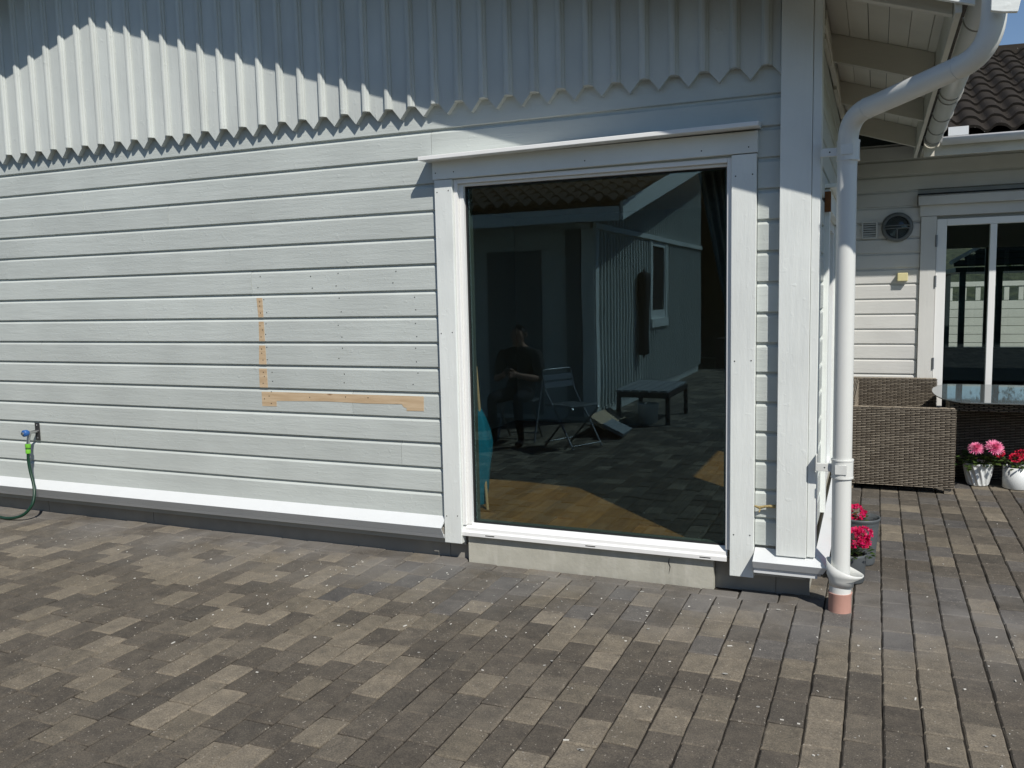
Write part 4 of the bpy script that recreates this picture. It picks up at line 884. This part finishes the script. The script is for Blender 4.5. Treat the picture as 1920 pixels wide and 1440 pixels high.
tl.build('roof_tiles', M['tile'], bw, kind='stuff')
w2 = bpy.data.objects.new('window', None); COL.objects.link(w2); w2.parent = bw; w2.location = (0, 0, 0)
for nm, a, b in (('side_casing', (BX-.029, -5.14, 1.08), (BX+.025, -5.03, 2.44)), ('side_casing', (BX-.029, -4.05, 1.08), (BX+.025, -3.94, 2.44)), ('sill', (BX-.029, -5.13, 1.06), (BX+.05, -3.95, 1.20)), ('frame', (BX-.028, -5.029, 1.201), (BX+.012, -4.96, 2.43)), ('frame', (BX-.028, -4.12, 1.201), (BX+.012, -4.051, 2.43)), ('frame', (BX-.028, -4.959, 1.201), (BX+.012, -4.121, 1.34)), ('frame', (BX-.028, -4.959, 2.36), (BX+.012, -4.121, 2.43))): box(nm, a, b, M['white_z'], w2, 0)
box('pane', (BX-.027, -4.958, 1.341), (BX-.015, -4.122, 2.359), M['black'], w2, 0)
# a dark folded parasol hangs on the batten wall
t = thing('hanging_bundle', 'black folded parasol hanging on the reflected batten wall beside its window', 'parasol', (BX+.09, -3.2, 1.3))
mb = MB(); n = 14; vs = []
for z, r_ in ((.70, .07), (.72, .10), (1.0, .085), (1.4, .10), (1.8, .12), (1.9, .11), (1.94, .03)):
    for k in range(n): a = 2*math.pi*k/n; f = 1+.22*math.sin(6*a+z); vs.append((BX+.10+math.cos(a)*r_*f*.7, -3.2+math.sin(a)*r_*f*1.3, z))
mb.add(vs, [(i*n+k, i*n+(k+1) % n, (i+1)*n+(k+1) % n, (i+1)*n+k) for i in range(6) for k in range(n)], True); mb.build('canopy', M['darkcloth'], t)
MB().tube([(BX+.10, -3.2, .66), (BX+.10, -3.2, 1.97)], .018, 8).build('pole', M['black'], t)
# low bench with a slatted top
t = thing('bench', 'low dark bench with a whitewashed slatted top reflected beside the batten wall', 'bench', (-2.68, -1.5, 0))
for k in range(6): box('slat', (-3.0+k*.113, -2.12, .40), (-2.912+k*.113, -.92, .425), M['slat'], t)
for x in (-2.98, -2.37):
    for y in (-2.08, -.98): box('leg', (x, y, 0), (x+.05, y+.05, .398), M['darkwood'], t)
for a, b in (((-2.93, -2.075, .33), (-2.372, -2.035, .397)), ((-2.93, -.975, .33), (-2.372, -.935, .397)), ((-2.975, -2.03, .33), (-2.935, -.98, .397)), ((-2.365, -2.03, .33), (-2.325, -.98, .397))): box('apron', a, b, M['darkwood'], t)
t = tag(MB().lathe([(0, .001), (.11, .001), (.13, .24), (.135, .25), (.128, .25), (.11, .01), (0, .008)], (-2.62, -1.1, 0), 24).build('paint_bucket', M['potwhite']), 'white bucket standing under the reflected bench', 'bucket')
MB().obox((-2.97, -.50, .125), (.05, .60, .03), (.105, -.01, -.065), (.010, -.002, .020)).build('board', M['barewood'])
tag(bpy.data.objects['board'] if False else COL.objects[-1], 'bare pine board lying on the paving by the reflected batten wall', 'board')
MB().obox((-2.74, -.12, .080), (.04, .33, .02), (.115, -.012, -.055), (.008, -.002, .018)).build('board', M['slat'])
tag(COL.objects[-1], 'short whitewashed board leaning next to the bare pine board', 'board')
# folding chairs
def folding_chair(label, loc, rz):
    t = thing('folding_chair', label, 'folding chair', (0, 0, 0), 'folding chairs in the yard')
    for s in (-1, 1):
        MB().tube([(s*.21, .22, .012), (s*.21, -.20, .60), (s*.205, -.245, .80)], .011, 8).build('leg', M['alu'], t)
        MB().tube([(s*.19, -.24, .012), (s*.19, .20, .44)], .011, 8).build('leg', M['alu'], t)
    MB().tube([(-.205, -.245, .80), (-.19, -.25, .825), (.19, -.25, .825), (.205, -.245, .80)], .011, 8).build('top_rail', M['alu'], t)
    MB().obox((0, -.02, .452), (.20, 0, 0), (0, .20, .006), (0, -.0005, .011)).build('seat', M['alu'], t, .004)
    for z in (.66, .74): MB().obox((0, -.215-(z-.66)*.2, z), (.20, 0, 0), (0, -.006, .030), (0, .005, .001)).build('back_slat', M['alu'], t)
    for y in (.215, -.235): MB().tube([(-.2, y, .05), (.2, y, .05)], .008, 6).build('stretcher', M['alu'], t)
    t.location = loc; t.rotation_euler = (0, 0, rz); return t
PXc, PYc = -3.68, 0.55
fc1 = folding_chair('metal folding chair under the seated person reflected in the window', (PXc, PYc, 0), math.radians(-8))
fc2 = folding_chair('empty metal folding chair next to the seated person', (-2.98, .76, 0), math.radians(-62))
# seated person holding a phone
pp = thing('person', 'person in black T-shirt sitting on a folding chair holding a phone in both hands', 'person', (PXc, PYc, 0))
J = {}; ED = []
def jt(n, p, r_, par=None):
    J[n] = (len(J), p, r_)
    if par: ED.append((J[par][0], J[n][0]))
jt('pelvis', (0, -.06, .54), (.17, .13)); jt('waist', (0, -.09, .70), (.155, .115), 'pelvis'); jt('chest', (0, -.06, .88), (.19, .125), 'waist'); jt('uchest', (0, -.03, .99), (.15, .10), 'chest')
jt('neck', (0, .0, 1.065), (.06, .06), 'uchest'); jt('head0', (0, .03, 1.12), (.068, .075), 'neck'); jt('head1', (0, .025, 1.20), (.080, .098), 'head0'); jt('head2', (0, .015, 1.265), (.06, .075), 'head1')
for s, k in ((-1, 'l'), (1, 'r')):
    jt('sh'+k, (s*.185, -.03, .965), (.068, .068), 'uchest'); jt('el'+k, (s*.265, .04, .70), (.046, .046), 'sh'+k); jt('fa'+k, (s*.19, .17, .73), (.042, .042), 'el'+k); jt('wr'+k, (s*.085, .27, .765), (.028, .032), 'fa'+k); jt('ha'+k, (s*.05, .315, .78), (.022, .036), 'wr'+k)
    jt('hip'+k, (s*.105, .04, .52), (.098, .098), 'pelvis'); jt('th'+k, (s*.13, .26, .535), (.085, .08), 'hip'+k); jt('kn'+k, (s*.155, .44, .52), (.062, .065), 'th'+k); jt('ca'+k, (s*.155, .42, .32), (.056, .06), 'kn'+k); jt('an'+k, (s*.16, .37, .10), (.036, .04), 'ca'+k); jt('he'+k, (s*.16, .38, .045), (.036, .04), 'an'+k); jt('to'+k, (s*.175, .53, .035), (.040, .030), 'he'+k)
    for f in range(4):
        q = (s*(.045-.0*f), .33, .80-f*.019)
        jt('f%s%d' % (k, f), (s*.052, .335, .805-f*.018), (.0095, .0095), 'ha'+k); jt('g%s%d' % (k, f), (s*.035, .372, .806-f*.018), (.0085, .0085), 'f%s%d' % (k, f)); jt('h%s%d' % (k, f), (s*.012, .374, .806-f*.018), (.0075, .0075), 'g%s%d' % (k, f))
    jt('t0'+k, (s*.055, .30, .815), (.011, .011), 'wr'+k); jt('t1'+k, (s*.03, .325, .835), (.010, .010), 't0'+k); jt('t2'+k, (s*.012, .340, .838), (.0085, .0085), 't1'+k)
me = bpy.data.meshes.new('body'); vs = sorted(J.values()); me.from_pydata([Vector(v[1]) for v in vs], ED, []); 
body = bpy.data.objects.new('body', me); COL.objects.link(body); body.parent = pp
sk = body.modifiers.new('skin', 'SKIN'); sk.use_smooth_shade = True
for i, v in enumerate(vs): me.skin_vertices[0].data[i].radius = v[2]
me.skin_vertices[0].data[0].use_root = True
sb = body.modifiers.new('sub', 'SUBSURF'); sb.levels = 2; sb.render_levels = 2
def body_mat():
    m, nt, b = new_mat('skin_and_clothes'); tc = N(nt, "ShaderNodeTexCoord"); sp = N(nt, "ShaderNodeSeparateXYZ"); nt.links.new(tc.outputs['Object'], sp.inputs[0])
    def gt(sock, v):
        g = N(nt, "ShaderNodeMath", operation='GREATER_THAN'); nt.links.new(sock, g.inputs[0]); g.inputs[1].default_value = v; return g.outputs[0]
    c = mixc(nt, gt(sp.outputs[2], .66), (0.02, 0.021, 0.025), (0.011, 0.011, 0.013))
    c = mixc(nt, gt(sp.outputs[2], 1.06), c, (0.36, 0.21, 0.15))
    y1 = gt(sp.outputs[1], .10); z1 = gt(sp.outputs[2], .655); mu = N(nt, "ShaderNodeMath", operation='MULTIPLY'); nt.links.new(y1, mu.inputs[0]); nt.links.new(z1, mu.inputs[1])
    c = mixc(nt, mu.outputs[0], c, (0.36, 0.21, 0.15)); nt.links.new(c, b.inputs['Base Color']); b.inputs['Roughness'].default_value = .85; b.inputs['Specular IOR Level'].default_value = 0.15; return m
me.materials.append(body_mat())
P0 = Vector((PXc, PYc, 0))
def at(*p): return P0+Vector(p)
hb = MB(); n = 20; vs = []
for k2 in range(8):
    ph = math.pi*.5*k2/7*1.05-.08
    for k in range(n): a = 2*math.pi*k/n; vs.append(at(math.cos(a)*.086*math.cos(ph), -.002+math.sin(a)*.103*math.cos(ph)-(.012), 1.205+math.sin(ph)*.10))
hb.add(vs, [(i*n+k, i*n+(k+1) % n, (i+1)*n+(k+1) % n, (i+1)*n+k) for i in range(7) for k in range(n)], True); hb.build('hair', M['hair'], pp)
for s in (-1, 1):
    MB().lathe([(0, -.008), (.009, 0), (0, .008)], at(s*.030, .116, 1.195), 8).build('eye', M['dark'], pp); MB().tube([at(s*.083, .01, 1.21), at(s*.092, .0, 1.195), at(s*.083, .012, 1.165)], [.010, .013, .008], 8).build('ear', M['skin'], pp)
MB().tube([at(0, .118, 1.20), at(0, .138, 1.168), at(0, .122, 1.162)], [.007, .013, .008], 8).build('nose', M['skin'], pp); MB().tube([at(-.024, .112, 1.132), at(0, .118, 1.130), at(.024, .112, 1.132)], .005, 6).build('mouth', plain('lips', (.28, .11, .09), .5), pp)
mb = MB(); n = 16
for s in (-1, 1):                                       # T-shirt sleeves
    mb.tube([at(s*.17, -.03, .985), at(s*.205, -.02, .93), at(s*.245, .015, .80)], [.075, .074, .064], 14)
mb.build('sleeves', M['darkcloth'], pp)
t = thing('phone', 'small phone held in both hands by the seated person', 'phone', at(0, .355, .80)); box('case', at(-.036, .362, .765), at(.036, .370, .845), M['black'], t, .003); box('screen', at(-.033, .3605, .768), at(.033, .3615, .842), plain('phone_glass', (.10, .11, .12), .15), t, 0)
# hedge closing the yard
mb = MB(); rh = random.Random(9)
for i in range(26000):
    x = rh.uniform(-12, 12); h = 4.6+.5*math.sin(x*1.3)+.35*math.sin(x*3.1); z = h*rh.random()**.7; y = -12+rh.uniform(-.5, .5)*(1.25-z/h*.5)+.25*math.sin(x*2)
    l = rh.uniform(.08, .16); mb.leaf((x, y, z), (rh.uniform(-1, 1), rh.uniform(-.2, 1), rh.uniform(-.5, .6)), l*.35, l, (rh.uniform(-.5, .5), rh.uniform(-.5, .5), 1))
mb.box((-12, -12.35, -.05), (12, -12.1, 3.6))
tag(mb.build('hedge', M['hedge']), 'tall dark green hedge closing the yard behind the reflected wing', 'hedge')
tag(box('compost_bin', (-3.1, -9.6, -.07), (-1.4, -8.9, .62), M['darkwood'], None, .01), 'low dark wooden box at the end of the reflected paving', 'box')
